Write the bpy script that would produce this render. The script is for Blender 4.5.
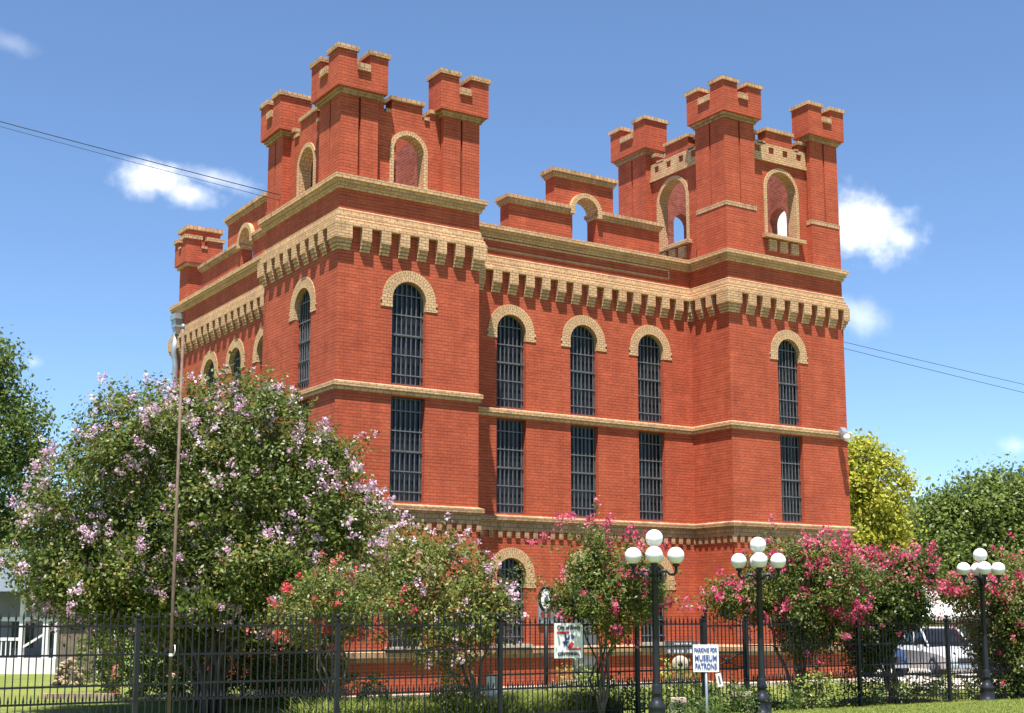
import bpy, math, random
import numpy as np
from mathutils import Vector, Matrix
R = math.radians
random.seed(7); rng = np.random.default_rng(11)
for o in list(bpy.data.objects): bpy.data.objects.remove(o)
scene = bpy.context.scene
COL = scene.collection

# ------------------------------------------------------------------ camera
F_PX, PY, PITCH, YAW = 1348.78, 411.1, R(8.714), R(32.742)
CAM = Vector((-14.792, -31.473, 1.020))
cd = bpy.data.cameras.new('camera'); cam = bpy.data.objects.new('camera', cd); COL.objects.link(cam)
cam.location = CAM; cam.rotation_euler = (R(90) + PITCH, 0, -YAW)
cd.sensor_width = 36; cd.lens = 36 * F_PX / 1024; cd.shift_y = (PY - 356.5) / 1024
cd.clip_start = .1; cd.clip_end = 6000
scene.camera = cam
# ------------------------------------------------------------------ sun, sky, exposure
SUN_EL, SUN_AZ = R(72), R(39.5 + 180)          # azimuth clockwise from +Y
w = bpy.data.worlds.new('World'); scene.world = w; w.use_nodes = True
wn, wl = w.node_tree.nodes, w.node_tree.links
for n in list(wn): wn.remove(n)
wo = wn.new('ShaderNodeOutputWorld'); bg = wn.new('ShaderNodeBackground'); sky = wn.new('ShaderNodeTexSky')
sky.sky_type = 'NISHITA'; sky.sun_disc = False; sky.sun_elevation = SUN_EL; sky.sun_rotation = SUN_AZ
sky.altitude = 500; sky.air_density = 0.8; sky.dust_density = 0.1; sky.ozone_density = 5.0
bg.inputs[1].default_value = 0.088
wl.new(bg.outputs[0], wo.inputs[0])
sd = bpy.data.lights.new('sun', 'SUN'); sd.energy = 5.0; sd.angle = R(.53); sd.color = (1, .95, .87)
sun = bpy.data.objects.new('sun', sd); COL.objects.link(sun)
S_DIR = Vector((math.sin(SUN_AZ) * math.cos(SUN_EL), math.cos(SUN_AZ) * math.cos(SUN_EL), math.sin(SUN_EL)))
sun.rotation_euler = S_DIR.to_track_quat('Z', 'Y').to_euler(); sun.location = (-20, -30, 60)
scene.view_settings.view_transform = 'Standard'; scene.view_settings.look = 'None'
scene.view_settings.exposure = 1.22; scene.view_settings.gamma = 1; scene.view_settings.use_curve_mapping = False

RIGHT = Vector((math.cos(YAW), -math.sin(YAW), 0)); FWD = Vector((math.sin(YAW), math.cos(YAW), 0))
def view_dir(px, py):
    a, b = (px - 512) / F_PX, (PY - py) / F_PX
    fw = math.cos(PITCH) - b * math.sin(PITCH); up = math.sin(PITCH) + b * math.cos(PITCH)
    return RIGHT * a + FWD * fw + Vector((0, 0, up))
def at(px, py, D):
    d = view_dir(px, py); fw = d.dot(FWD); return CAM + d * (D / fw)
def gz(x, y):                                   # the ground falls gently from the street to the jail and beyond
    if y < -9.5: return -.86
    if y < -3: return -.86 - .19 * (y + 9.5) / 6.5
    return -1.05 - min(.35, (y + 3) * .004)
def on_ground(px, D):
    p = at(px, 618, D); p.z = gz(p.x, p.y); return p

# clouds: soft cumulus puffs at fixed directions in the sky
def clouds():
    tc = wn.new('ShaderNodeTexCoord')
    nz = wn.new('ShaderNodeTexNoise'); nz.inputs['Scale'].default_value = 34; nz.inputs['Detail'].default_value = 7; nz.inputs['Roughness'].default_value = .58
    wl.new(tc.outputs['Generated'], nz.inputs['Vector'])
    nz2 = wn.new('ShaderNodeTexNoise'); nz2.inputs['Scale'].default_value = 75; nz2.inputs['Detail'].default_value = 5
    wl.new(tc.outputs['Generated'], nz2.inputs['Vector'])
    def M(op, a, b=None, c=None):
        m = wn.new('ShaderNodeMath'); m.operation = op
        for i, v in enumerate((a, b, c)):
            if v is None: continue
            if isinstance(v, (int, float)): m.inputs[i].default_value = v
            else: wl.new(v, m.inputs[i])
        return m.outputs[0]
    total = None
    nn = M('ADD', M('MULTIPLY', nz.outputs[0], .7), M('MULTIPLY', nz2.outputs[0], .3))
    for px, py, rx, ry, dens, rot in ((158, 180, 40, 20, .95, 12), (188, 192, 36, 14, .72, 8), (212, 178, 46, 12, .45, 14), (172, 168, 16, 9, .5, 0), (866, 226, 44, 32, 1.25, 10), (842, 228, 42, 34, 1.4, 0), (897, 236, 20, 16, .8, 0), (860, 318, 30, 18, .36, 20),
                                  (8, 42, 26, 10, .16, 20), (34, 362, 9, 9, .30, 0), (906, 492, 18, 12, .32, 0), (1016, 446, 14, 9, .28, 0), (790, 228, 40, 30, 1.2, 0)):
        d = view_dir(px, py).normalized(); rt = RIGHT.copy(); up = rt.cross(d).normalized()
        if up.z < 0: up = -up
        c, s = math.cos(R(rot)), math.sin(R(rot)); ax = rt * c - up * s; ay = rt * s + up * c
        def dot(v):
            n = wn.new('ShaderNodeVectorMath'); n.operation = 'DOT_PRODUCT'; wl.new(tc.outputs['Generated'], n.inputs[0]); n.inputs[1].default_value = v; return n.outputs['Value']
        u = M('MULTIPLY', dot(ax), F_PX / rx); v = M('MULTIPLY', dot(ay), F_PX / ry)
        u = M('SUBTRACT', u, d.dot(ax) * F_PX / rx); v = M('SUBTRACT', v, d.dot(ay) * F_PX / ry)
        rr = M('SQRT', M('ADD', M('MULTIPLY', u, u), M('MULTIPLY', v, v)))
        rr = M('ADD', rr, M('MULTIPLY', M('LESS_THAN', dot(d), 0), 50))
        den = M('SUBTRACT', M('ADD', M('SUBTRACT', 1.0, rr), M('MULTIPLY', nn, 2.4)), 1.32)
        mr = wn.new('ShaderNodeMapRange'); mr.interpolation_type = 'SMOOTHSTEP'; wl.new(den, mr.inputs[0])
        mr.inputs[1].default_value = -.35; mr.inputs[2].default_value = 1.1; mr.inputs[3].default_value = 0; mr.inputs[4].default_value = min(1, dens * .95)
        total = mr.outputs[0] if total is None else M('MAXIMUM', total, mr.outputs[0])
    mix = wn.new('ShaderNodeMix'); mix.data_type = 'RGBA'; wl.new(total, mix.inputs[0])
    tint = wn.new('ShaderNodeMix'); tint.data_type = 'RGBA'; tint.blend_type = 'MULTIPLY'; tint.inputs[0].default_value = 1; tint.inputs[7].default_value = (1.0, 1.035, 1.03, 1)
    wl.new(sky.outputs[0], tint.inputs[6]); wl.new(tint.outputs[2], mix.inputs[6]); mix.inputs[7].default_value = (9.0, 8.9, 8.9, 1)
    wl.new(mix.outputs[2], bg.inputs[0])
clouds()

# ------------------------------------------------------------------ materials
def new_mat(name):
    m = bpy.data.materials.new(name); m.use_nodes = True
    nt = m.node_tree; b = nt.nodes['Principled BSDF']; return m, nt, b
def node(nt, t, **kw):
    n = nt.nodes.new(t)
    for k, v in kw.items(): setattr(n, k, v)
    return n
def ramp(nt, fac, stops):
    r = node(nt, 'ShaderNodeValToRGB'); e = r.color_ramp.elements
    e[0].position, e[0].color = stops[0][0], (*stops[0][1], 1); e[1].position, e[1].color = stops[-1][0], (*stops[-1][1], 1)
    for p, c in stops[1:-1]:
        q = e.new(p); q.color = (*c, 1)
    nt.links.new(fac, r.inputs[0]); return r.outputs[0]
def noise(nt, vec, scale, detail=4, rough=.5):
    n = node(nt, 'ShaderNodeTexNoise'); n.inputs['Scale'].default_value = scale; n.inputs['Detail'].default_value = detail; n.inputs['Roughness'].default_value = rough
    if vec is not None: nt.links.new(vec, n.inputs['Vector'])
    return n.outputs[0]
def mixc(nt, fac, a, b, mode='MIX'):
    m = node(nt, 'ShaderNodeMix'); m.data_type = 'RGBA'; m.blend_type = mode
    for i, v in ((0, fac), (6, a), (7, b)):
        if isinstance(v, (int, float)): m.inputs[i].default_value = v
        elif isinstance(v, tuple): m.inputs[i].default_value = (*v, 1)
        else: nt.links.new(v, m.inputs[i])
    return m.outputs[2]
def plain(name, col, rough=.6, metal=0, var=.0, scale=8, emit=None, spec=.5, bump=0):
    m, nt, b = new_mat(name)
    b.inputs['Roughness'].default_value = rough; b.inputs['Metallic'].default_value = metal; b.inputs['Specular IOR Level'].default_value = spec
    tc = node(nt, 'ShaderNodeTexCoord')
    if var:
        n = noise(nt, tc.outputs['Object'], scale, 6, .6)
        c = ramp(nt, n, [(.3, tuple(x * (1 - var) for x in col)), (.7, tuple(min(1, x * (1 + var)) for x in col))]); nt.links.new(c, b.inputs['Base Color'])
        if bump:
            bm = node(nt, 'ShaderNodeBump'); bm.inputs['Strength'].default_value = bump; nt.links.new(n, bm.inputs['Height']); nt.links.new(bm.outputs[0], b.inputs['Normal'])
    else: b.inputs['Base Color'].default_value = (*col, 1)
    return m
def brick_mat(name, c1, c2, mort, bw, bh, ms, stain=.0, stain_col=(.05, .045, .04), big=.12, bumpd=.004, bed=0):
    m, nt, b = new_mat(name); L = nt.links
    uv = node(nt, 'ShaderNodeUVMap'); uv.uv_map = 'UVMap'
    br = node(nt, 'ShaderNodeTexBrick'); L.new(uv.outputs[0], br.inputs['Vector'])
    br.offset = .5; br.inputs['Scale'].default_value = 1
    br.inputs['Color1'].default_value = (*c1, 1); br.inputs['Color2'].default_value = (*c2, 1); br.inputs['Mortar'].default_value = (*mort, 1)
    br.inputs['Mortar Size'].default_value = ms; br.inputs['Mortar Smooth'].default_value = .25; br.inputs['Bias'].default_value = 0
    br.inputs['Brick Width'].default_value = bw; br.inputs['Row Height'].default_value = bh
    tc = node(nt, 'ShaderNodeTexCoord')
    n1 = noise(nt, tc.outputs['Object'], .9, 6, .62); n2 = noise(nt, tc.outputs['Object'], 9, 5, .65)
    k = ramp(nt, n1, [(.25, (1 - big, 1 - big * 1.2, 1 - big * 1.1)), (.5, (1, 1, 1)), (.75, (1 + big, 1 + big * 1.3, 1 + big * 1.4))])
    base = br.outputs[0]
    if bed:
        sp = node(nt, 'ShaderNodeSeparateXYZ'); L.new(uv.outputs[0], sp.inputs[0])
        def mth(op, a, b=None):
            q = node(nt, 'ShaderNodeMath'); q.operation = op
            for i, v in enumerate((a, b)):
                if v is None: continue
                if isinstance(v, (int, float)): q.inputs[i].default_value = v
                else: L.new(v, q.inputs[i])
            return q.outputs[0]
        fr = mth('FRACT', mth('DIVIDE', sp.outputs[1], bh)); dist = mth('MINIMUM', fr, mth('SUBTRACT', 1.0, fr))
        ln = node(nt, 'ShaderNodeMapRange'); ln.interpolation_type = 'SMOOTHSTEP'; L.new(dist, ln.inputs[0]); ln.inputs[1].default_value = .06; ln.inputs[2].default_value = .24; ln.inputs[3].default_value = 1; ln.inputs[4].default_value = 0
        mpr = node(nt, 'ShaderNodeMapping'); mpr.inputs['Scale'].default_value = (.55, 6.0, 1); L.new(uv.outputs[0], mpr.inputs[0])
        nr = noise(nt, mpr.outputs[0], 2.0, 4, .6); st = ramp(nt, nr, [(.32, (.25,) * 3), (.68, (1,) * 3)])
        base = mixc(nt, mth('MULTIPLY', mth('MULTIPLY', ln.outputs[0], st), bed), base, mort)
        course = ramp(nt, nr, [(.3, (1.10, 1.10, 1.12)), (.7, (.90, .88, .86))]); base = mixc(nt, 1.0, base, course, 'MULTIPLY')
    col = mixc(nt, 1.0, base, k, 'MULTIPLY')
    k2 = ramp(nt, n2, [(.3, (.88, .86, .86)), (.7, (1.1, 1.1, 1.1))]); col = mixc(nt, 1.0, col, k2, 'MULTIPLY')
    # streaks, rain-washed, running down the wall
    mp = node(nt, 'ShaderNodeMapping'); mp.inputs['Scale'].default_value = (2.2, .25, 1); L.new(uv.outputs[0], mp.inputs[0])
    n3 = noise(nt, mp.outputs[0], 1.6, 5, .6); k3 = ramp(nt, n3, [(.35, (.90, .88, .87)), (.62, (1.04, 1.04, 1.04))]); col = mixc(nt, 1.0, col, k3, 'MULTIPLY')
    if stain:
        n4 = noise(nt, tc.outputs['Object'], 2.6, 8, .72)
        f = ramp(nt, n4, [(.54, (0, 0, 0)), (.63, (stain,) * 3)]); col = mixc(nt, f, col, stain_col)
    L.new(col, b.inputs['Base Color']); b.inputs['Roughness'].default_value = .85; b.inputs['Specular IOR Level'].default_value = .2
    bm = node(nt, 'ShaderNodeBump'); bm.inputs['Strength'].default_value = .6; bm.inputs['Distance'].default_value = bumpd
    h = node(nt, 'ShaderNodeMath'); h.operation = 'SUBTRACT'; L.new(n2, h.inputs[0]); L.new(br.outputs[1], h.inputs[1])
    L.new(h.outputs[0], bm.inputs['Height']); L.new(bm.outputs[0], b.inputs['Normal'])
    return m
M_BRICK = brick_mat('red_brick', (.485, .106, .049), (.435, .090, .043), (.235, .050, .032), .21, .0885, .004, .15, (.16, .05, .04), .17, bed=.95)
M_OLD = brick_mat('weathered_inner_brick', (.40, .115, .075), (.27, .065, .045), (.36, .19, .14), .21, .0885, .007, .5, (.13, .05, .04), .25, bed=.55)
M_BUFF = brick_mat('buff_brick', (.66, .425, .235), (.55, .335, .175), (.28, .165, .10), .23, .083, .011, .38, (.22, .16, .10), .10)
M_COPE = brick_mat('weathered_buff_coping', (.58, .36, .21), (.46, .275, .15), (.22, .13, .08), .16, .16, .010, .62, (.12, .085, .06), .18)
M_WEATH_SHADE = brick_mat('weathered_shaded_buff', (.47, .285, .165), (.37, .215, .12), (.19, .11, .065), .23, .13, .010, .55, (.11, .075, .055), .2)
M_RING = brick_mat('buff_arch_brick', (.67, .44, .245), (.57, .36, .185), (.29, .175, .105), .16, .082, .011, .2, (.25, .18, .11), .08)
M_CONC = plain('pale_concrete', (.42, .36, .29), .9, 0, .22, 3, bump=.2)
M_BAR = plain('grey_steel_bar', (.135, .137, .145), .55, .1, .3, 6)
M_SASH = plain('dark_grey_sash', (.05, .053, .06), .6, 0, .2, 4)
M_ROOF = plain('grey_flat_roof', (.22, .21, .2), .9, 0, .15, 2)
M_DOOR = plain('grey_steel_door', (.15, .165, .175), .55, .2, .25, 3)
M_PIPE = plain('galvanised_grey', (.36, .40, .45), .45, .5, .2, 4)
def glass_mat():
    m, nt, b = new_mat('dark_window_glass')
    tc = node(nt, 'ShaderNodeTexCoord'); n = noise(nt, tc.outputs['Object'], 1.3, 3)
    c = ramp(nt, n, [(.35, (.008, .009, .012)), (.7, (.022, .024, .03))]); nt.links.new(c, b.inputs['Base Color'])
    b.inputs['Roughness'].default_value = .15; b.inputs['Specular IOR Level'].default_value = .3
    bm = node(nt, 'ShaderNodeBump'); bm.inputs['Strength'].default_value = .15; bm.inputs['Distance'].default_value = .05
    nt.links.new(noise(nt, tc.outputs['Object'], 2.2, 2), bm.inputs['Height']); nt.links.new(bm.outputs[0], b.inputs['Normal'])
    return m
M_GLASS = glass_mat()
M_IRON = plain('black_wrought_iron', (.014, .015, .018), .5, .0, .3, 5, spec=.3)
M_LAMPIRON = plain('blue_black_lamp_iron', (.018, .021, .027), .36, .1, .2, 5, spec=.4)
M_GLOBE = plain('white_acrylic_globe', (.84, .83, .82), .25, 0, .04, 3)
M_WHITE = plain('white_paint', (.78, .78, .77), .5, 0, .06, 5)
M_WHITEW = plain('white_weathered_boards', (.72, .71, .70), .7, 0, .12, 3)
M_NAVY = plain('blue_lettering', (.05, .07, .30), .5, 0)
M_RED = plain('red_lettering', (.62, .03, .04), .5, 0)
M_BLACK = plain('black_lettering', (.02, .02, .025), .5, 0)
M_RUST = plain('rusty_pipe', (.13, .085, .062), .75, .2, .4, 6)
M_WOOD = plain('weathered_brown_boards', (.16, .125, .09), .85, 0, .35, 2.5)
M_STONE = plain('tan_field_stone', (.30, .23, .15), .9, 0, .35, 3, bump=.3)
M_PINKST = plain('pink_granite_slab', (.50, .37, .31), .7, 0, .15, 6)
M_HEAD = plain('white_marble', (.74, .73, .70), .6, 0, .1, 6)
M_SLATE = plain('grey_slate_board', (.085, .095, .10), .6, 0, .2, 4)
M_BARK = plain('crape_bark', (.15, .115, .085), .85, 0, .3, 5, bump=.2)
M_BARKD = plain('dark_bark', (.09, .075, .06), .9, 0, .3, 5, bump=.2)

def leaf_mat(name, stops, trans=.35, rough=.42):
    m, nt, b = new_mat(name); L = nt.links
    a = node(nt, 'ShaderNodeAttribute'); a.attribute_name = 'tint'
    c = ramp(nt, a.outputs['Fac'], stops)
    L.new(c, b.inputs['Base Color']); b.inputs['Roughness'].default_value = rough; b.inputs['Specular IOR Level'].default_value = .3
    t = node(nt, 'ShaderNodeBsdfTranslucent'); g = node(nt, 'ShaderNodeGamma'); g.inputs[1].default_value = .85; L.new(c, g.inputs[0]); L.new(g.outputs[0], t.inputs[0])
    mx = node(nt, 'ShaderNodeMixShader'); mx.inputs[0].default_value = trans
    L.new(b.outputs[0], mx.inputs[1]); L.new(t.outputs[0], mx.inputs[2]); L.new(mx.outputs[0], nt.nodes['Material Output'].inputs[0])
    return m
M_LEAF_CRAPE = leaf_mat('crape_leaf', [(0, (.035, .055, .010)), (.45, (.085, .120, .020)), (.8, (.175, .215, .042)), (1, (.28, .18, .055))])
M_LEAF_CRAPE2 = leaf_mat('crape_leaf_reddish', [(0, (.05, .075, .016)), (.5, (.12, .16, .032)), (.8, (.22, .24, .055)), (1, (.34, .16, .07))])
M_LEAF_OAK = leaf_mat('oak_leaf', [(0, (.045, .075, .014)), (.5, (.10, .145, .028)), (1, (.20, .25, .05))])
M_LEAF_YEL = leaf_mat('yellowing_leaf', [(0, (.13, .16, .02)), (.45, (.36, .38, .04)), (.85, (.55, .52, .07)), (1, (.42, .26, .06))], .4)
M_LEAF_SHRUB = leaf_mat('shrub_leaf', [(0, (.03, .06, .016)), (.5, (.07, .12, .025)), (1, (.16, .22, .05))])
M_LEAF_LIME = leaf_mat('lime_leaf', [(0, (.10, .16, .03)), (.5, (.24, .30, .06)), (1, (.45, .45, .13))])
M_FL_LAV = leaf_mat('lavender_blossom', [(0, (.56, .32, .45)), (.5, (.69, .46, .59)), (1, (.82, .66, .75))], .35, .7)
M_FL_PINK = leaf_mat('hot_pink_blossom', [(0, (.48, .04, .12)), (.5, (.64, .07, .18)), (1, (.72, .22, .31))], .35, .7)
M_FL_RED = leaf_mat('coral_red_blossom', [(0, (.55, .03, .06)), (.6, (.70, .08, .10)), (1, (.72, .22, .22))], .35, .7)
M_BLADE = leaf_mat('grass_blade', [(0, (.09, .13, .025)), (.5, (.19, .25, .05)), (1, (.36, .38, .10))], .4)

def ground_mat():
    m, nt, b = new_mat('lawn'); L = nt.links
    tc = node(nt, 'ShaderNodeTexCoord')
    n1 = noise(nt, tc.outputs['Object'], .35, 5, .6); n2 = noise(nt, tc.outputs['Object'], 14, 6, .7)
    a = ramp(nt, n1, [(.3, (.12, .15, .036)), (.55, (.17, .20, .05)), (.75, (.23, .21, .075))])
    k = ramp(nt, n2, [(.25, (.55,) * 3), (.75, (1.4,) * 3)]); c = mixc(nt, 1.0, a, k, 'MULTIPLY'); L.new(c, b.inputs['Base Color'])
    b.inputs['Roughness'].default_value = .95; b.inputs['Specular IOR Level'].default_value = .1
    bm = node(nt, 'ShaderNodeBump'); bm.inputs['Strength'].default_value = .8; bm.inputs['Distance'].default_value = .05; L.new(n2, bm.inputs['Height']); L.new(bm.outputs[0], b.inputs['Normal'])
    return m
M_LAWN = ground_mat()
M_DRIVE = plain('pale_concrete_drive', (.46, .41, .37), .9, 0, .2, 1.4, bump=.1)  # plain pale concrete, the drive's own colour

# ------------------------------------------------------------------ mesh builder
class MB:
    def __init__(s): s.v = []; s.f = []; s.uv = {}; s.sm = set()
    def face(s, pts, uv=None, smooth=False):
        i = len(s.v); s.v += [tuple(p) for p in pts]; s.f.append(tuple(range(i, i + len(pts))))
        if uv: s.uv[len(s.f) - 1] = uv
        if smooth: s.sm.add(len(s.f) - 1)
    def box(s, x0, x1, y0, y1, z0, z1):
        a = [(x0, y0), (x1, y0), (x1, y1), (x0, y1)]; s.prism(a, z0, z1)
    def prism(s, poly, z0, z1, caps=True):
        n = len(poly)
        for i in range(n):
            p, q = poly[i], poly[(i + 1) % n]
            s.face([(p[0], p[1], z0), (q[0], q[1], z0), (q[0], q[1], z1), (p[0], p[1], z1)])
        if caps:
            s.face([(p[0], p[1], z1) for p in poly]); s.face([(p[0], p[1], z0) for p in reversed(poly)])
    def obox(s, c, ax, ay, az, hx, hy, hz):
        c, ax, ay, az = Vector(c), Vector(ax), Vector(ay), Vector(az)
        P = lambda i, j, k: c + ax * hx * i + ay * hy * j + az * hz * k
        for q in (((-1,-1,-1),(-1,1,-1),(1,1,-1),(1,-1,-1)), ((-1,-1,1),(1,-1,1),(1,1,1),(-1,1,1)), ((-1,-1,-1),(1,-1,-1),(1,-1,1),(-1,-1,1)),
                  ((1,1,-1),(-1,1,-1),(-1,1,1),(1,1,1)), ((-1,1,-1),(-1,-1,-1),(-1,-1,1),(-1,1,1)), ((1,-1,-1),(1,1,-1),(1,1,1),(1,-1,1))):
            s.face([P(*k) for k in q])
    def tube(s, path, rad, sides=8, cap=True):
        path = [Vector(p) for p in path]; rings = []
        if isinstance(rad, (int, float)): rad = [rad] * len(path)
        ref = None
        for i, p in enumerate(path):
            t = (path[min(i + 1, len(path) - 1)] - path[max(i - 1, 0)]).normalized()
            if ref is None: ref = Vector((1, 0, 0)) if abs(t.x) < .8 else Vector((0, 1, 0))
            a = (ref - t * ref.dot(t)).normalized(); ref = a; b = t.cross(a)
            rings.append([p + (a * math.cos(2 * math.pi * k / sides) + b * math.sin(2 * math.pi * k / sides)) * rad[i] for k in range(sides)])
        base = len(s.v)
        for r in rings: s.v += [tuple(p) for p in r]
        for i in range(len(rings) - 1):
            for k in range(sides):
                k2 = (k + 1) % sides; s.f.append((base + i * sides + k, base + i * sides + k2, base + (i + 1) * sides + k2, base + (i + 1) * sides + k)); s.sm.add(len(s.f) - 1)
        if cap:
            s.f.append(tuple(base + k for k in reversed(range(sides)))); s.f.append(tuple(base + (len(rings) - 1) * sides + k for k in range(sides)))
    def lathe(s, prof, c=(0, 0, 0), sides=24, axis='z'):
        base = len(s.v)
        for r, z in prof:
            for k in range(sides):
                a = 2 * math.pi * k / sides; x, y = r * math.cos(a), r * math.sin(a)
                s.v.append((c[0] + x, c[1] + y, c[2] + z) if axis == 'z' else (c[0] + x, c[1] + z, c[2] + y))
        for i in range(len(prof) - 1):
            for k in range(sides):
                k2 = (k + 1) % sides; s.f.append((base + i * sides + k, base + i * sides + k2, base + (i + 1) * sides + k2, base + (i + 1) * sides + k)); s.sm.add(len(s.f) - 1)
    def sphere(s, c, r, seg=20, rings=12, sz=1):
        s.lathe([(max(1e-4, r * math.sin(math.pi * i / rings)), -r * sz * math.cos(math.pi * i / rings)) for i in range(rings + 1)], c, seg)
    def build(s, name, mat, parent=None, local=False, uv=True):
        me = bpy.data.meshes.new(name); me.from_pydata(s.v, [], s.f)
        if s.sm:
            fl = np.zeros(len(s.f), bool); fl[list(s.sm)] = True; me.polygons.foreach_set('use_smooth', fl)
        if uv:
            ul = me.uv_layers.new(name='UVMap'); buf = np.zeros(len(me.loops) * 2, np.float32)
            for p in me.polygons:
                ex = s.uv.get(p.index); n = p.normal
                for j, li in enumerate(p.loop_indices):
                    if ex: uvv = ex[j]
                    else:
                        x, y, z = s.v[s.f[p.index][j]]
                        uvv = (x, y) if abs(n.z) > .75 else ((y, z) if abs(n.x) > abs(n.y) else (x, z))
                    buf[li * 2], buf[li * 2 + 1] = uvv
            ul.data.foreach_set('uv', buf)
        me.materials.append(mat)
        o = bpy.data.objects.new(name, me); COL.objects.link(o)
        if parent is not None: put(o, parent, local)
        return o
def put(o, parent, local=False):
    o.parent = parent
    if not local:
        t = Vector((0, 0, 0)); p = parent
        m = Matrix.Identity(4); chain = []
        while p is not None: chain.append(p); p = p.parent
        for p in reversed(chain): m = m @ p.matrix_parent_inverse @ Matrix.LocRotScale(p.location, p.rotation_euler, p.scale)
        o.matrix_parent_inverse = m.inverted()
def tag(o, label=None, cat=None, group=None, kind=None):
    if label: o['label'] = label
    if cat: o['category'] = cat
    if group: o['group'] = group
    if kind: o['kind'] = kind
    return o
def thing(name, loc, label, cat, group=None, rz=0):
    o = bpy.data.objects.new(name, None); COL.objects.link(o); o.location = loc; o.rotation_euler = (0, 0, rz)
    return tag(o, label, cat, group)
def copy_tree(o, parent=None):
    c = o.copy(); COL.objects.link(c); c.parent = parent
    for ch in list(o.children): copy_tree(ch, c)
    return c
def text_mesh(txt, size, align='CENTER', depth=.004, width=None, bold=0):
    cu = bpy.data.curves.new('lettering', 'FONT'); cu.body = txt; cu.size = size; cu.align_x = align; cu.align_y = 'CENTER'; cu.extrude = depth; cu.offset = bold
    ob = bpy.data.objects.new('lettering', cu); COL.objects.link(ob); bpy.context.view_layer.update()
    me = bpy.data.meshes.new_from_object(ob.evaluated_get(bpy.context.evaluated_depsgraph_get()))
    bpy.data.objects.remove(ob)
    if width:
        xs = [v.co.x for v in me.vertices]; k = width / (max(xs) - min(xs)); mid = (max(xs) + min(xs)) / 2
        for v in me.vertices: v.co.x = (v.co.x - mid) * k
    return me
def lettering(txt, size, mat, parent, mtx, width=None, bold=0, name='lettering'):
    me = text_mesh(txt, size, width=width, bold=bold); me.materials.clear(); me.materials.append(mat)
    o = bpy.data.objects.new(name, me); COL.objects.link(o); o.parent = parent; o.matrix_local = mtx; return o

# ------------------------------------------------------------------ ground, drive
def build_ground():
    mb = MB(); xs = [-1500, -60, -30, 0, 30, 60, 1500]; ys = [-1500, -60, -20, -9.5, -6, -3, 10, 40, 84, 300, 2500]
    for i in range(len(xs) - 1):
        for j in range(len(ys) - 1):
            q = [(xs[i], ys[j]), (xs[i + 1], ys[j]), (xs[i + 1], ys[j + 1]), (xs[i], ys[j + 1])]
            mb.face([(x, y, gz(x, y)) for x, y in q])
    tag(mb.build('ground', M_LAWN), kind='structure')
    mb = MB()
    for y0, y1 in ((-5.6, -3), (-3, 8)):
        q = [(19.4, y0), (75, y0), (75, y1), (19.4, y1)]; mb.face([(x, y, gz(x, y) + .012) for x, y in q])
    mb.face([(16.6, -5.6, gz(0, -5.6) + .012), (19.4, -5.6, gz(0, -5.6) + .012), (19.4, -3, -1.038), (16.6, -3, -1.038)])
    tag(mb.build('driveway', M_DRIVE), kind='structure')
build_ground()

# ------------------------------------------------------------------ the jail
D0, B0, B1, LA, LX, LY = 1.857, 13.626, 18.75, 5.01, 1.5, 17.5
GB = -1.15
jail = thing('brick_jail', (9.4, 8.8, -1.05), 'three storey red brick castle style jail with crenellated corner towers and buff brick trim', 'jail')
class Face:
    def __init__(s, o, u, n): s.o, s.u, s.n = Vector(o), Vector(u), Vector(n)
    def p(s, a, z, out=0): return s.o + s.u * a + s.n * out + Vector((0, 0, z))
FR_A = Face((0, 0, 0), (1, 0, 0), (0, -1, 0)); FR_M = Face((0, D0, 0), (1, 0, 0), (0, -1, 0))
LF_A = Face((0, 0, 0), (0, 1, 0), (-1, 0, 0)); LF_M = Face((LX, 0, 0), (0, 1, 0), (-1, 0, 0)); LF_B = Face((B0, 0, 0), (0, 1, 0), (-1, 0, 0))
SEG = 14
def arch_pts(c, hw, zs, n=SEG): return [(c - hw * math.cos(math.pi * i / n), zs + hw * math.sin(math.pi * i / n)) for i in range(n + 1)]
def wall_panel(mb, fc, s0, s1, z0, z1, ops, depth, out=0, back=None):
    """wall rectangle with openings (c, hw, zb, zt, arched); reveals go in by depth"""
    cuts = sorted({s0, s1} | {c - hw for c, hw, *_ in ops} | {c + hw for c, hw, *_ in ops})
    def q(a0, b0, a1, b1, a2, b2, a3, b3): 
        for off in ([out] if back is None else [out, back]):
            mb.face([fc.p(a0, b0, off), fc.p(a1, b1, off), fc.p(a2, b2, off), fc.p(a3, b3, off)], [(a0, b0), (a1, b1), (a2, b2), (a3, b3)])
    for a, b in zip(cuts[:-1], cuts[1:]):
        inn = sorted([o for o in ops if o[0] - o[1] < (a + b) / 2 < o[0] + o[1]], key=lambda o: o[2])
        z = z0; top = None                     # top = arch curve of the opening below
        for o in inn + [None]:
            zn = o[2] if o else z1
            if top is None:
                if zn > z + 1e-6: q(a, z, b, z, b, zn, a, zn)
            else:
                for (x0, y0), (x1, y1) in zip(top[:-1], top[1:]): q(x0, y0, x1, y1, x1, zn, x0, zn)
            if o:
                c, hw, zb, zt, ar = o
                top = arch_pts(c, hw, zt - hw) if ar else None; z = zt
    d = -depth + out if back is None else back
    for c, hw, zb, zt, ar in ops:
        line = [(c - hw, zb)] + (arch_pts(c, hw, zt - hw) if ar else [(c - hw, zt), (c + hw, zt)]) + [(c + hw, zb), (c - hw, zb)]
        for (x0, y0), (x1, y1) in zip(line[:-1], line[1:]):
            L = abs(y1 - y0) > abs(x1 - x0)
            mb.face([fc.p(x0, y0, out), fc.p(x1, y1, out), fc.p(x1, y1, d), fc.p(x0, y0, d)],
                    [(out, y0), (out, y1), (d, y1), (d, y0)] if L else [(x0, out), (x1, out), (x1, d), (x0, d)])
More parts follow.
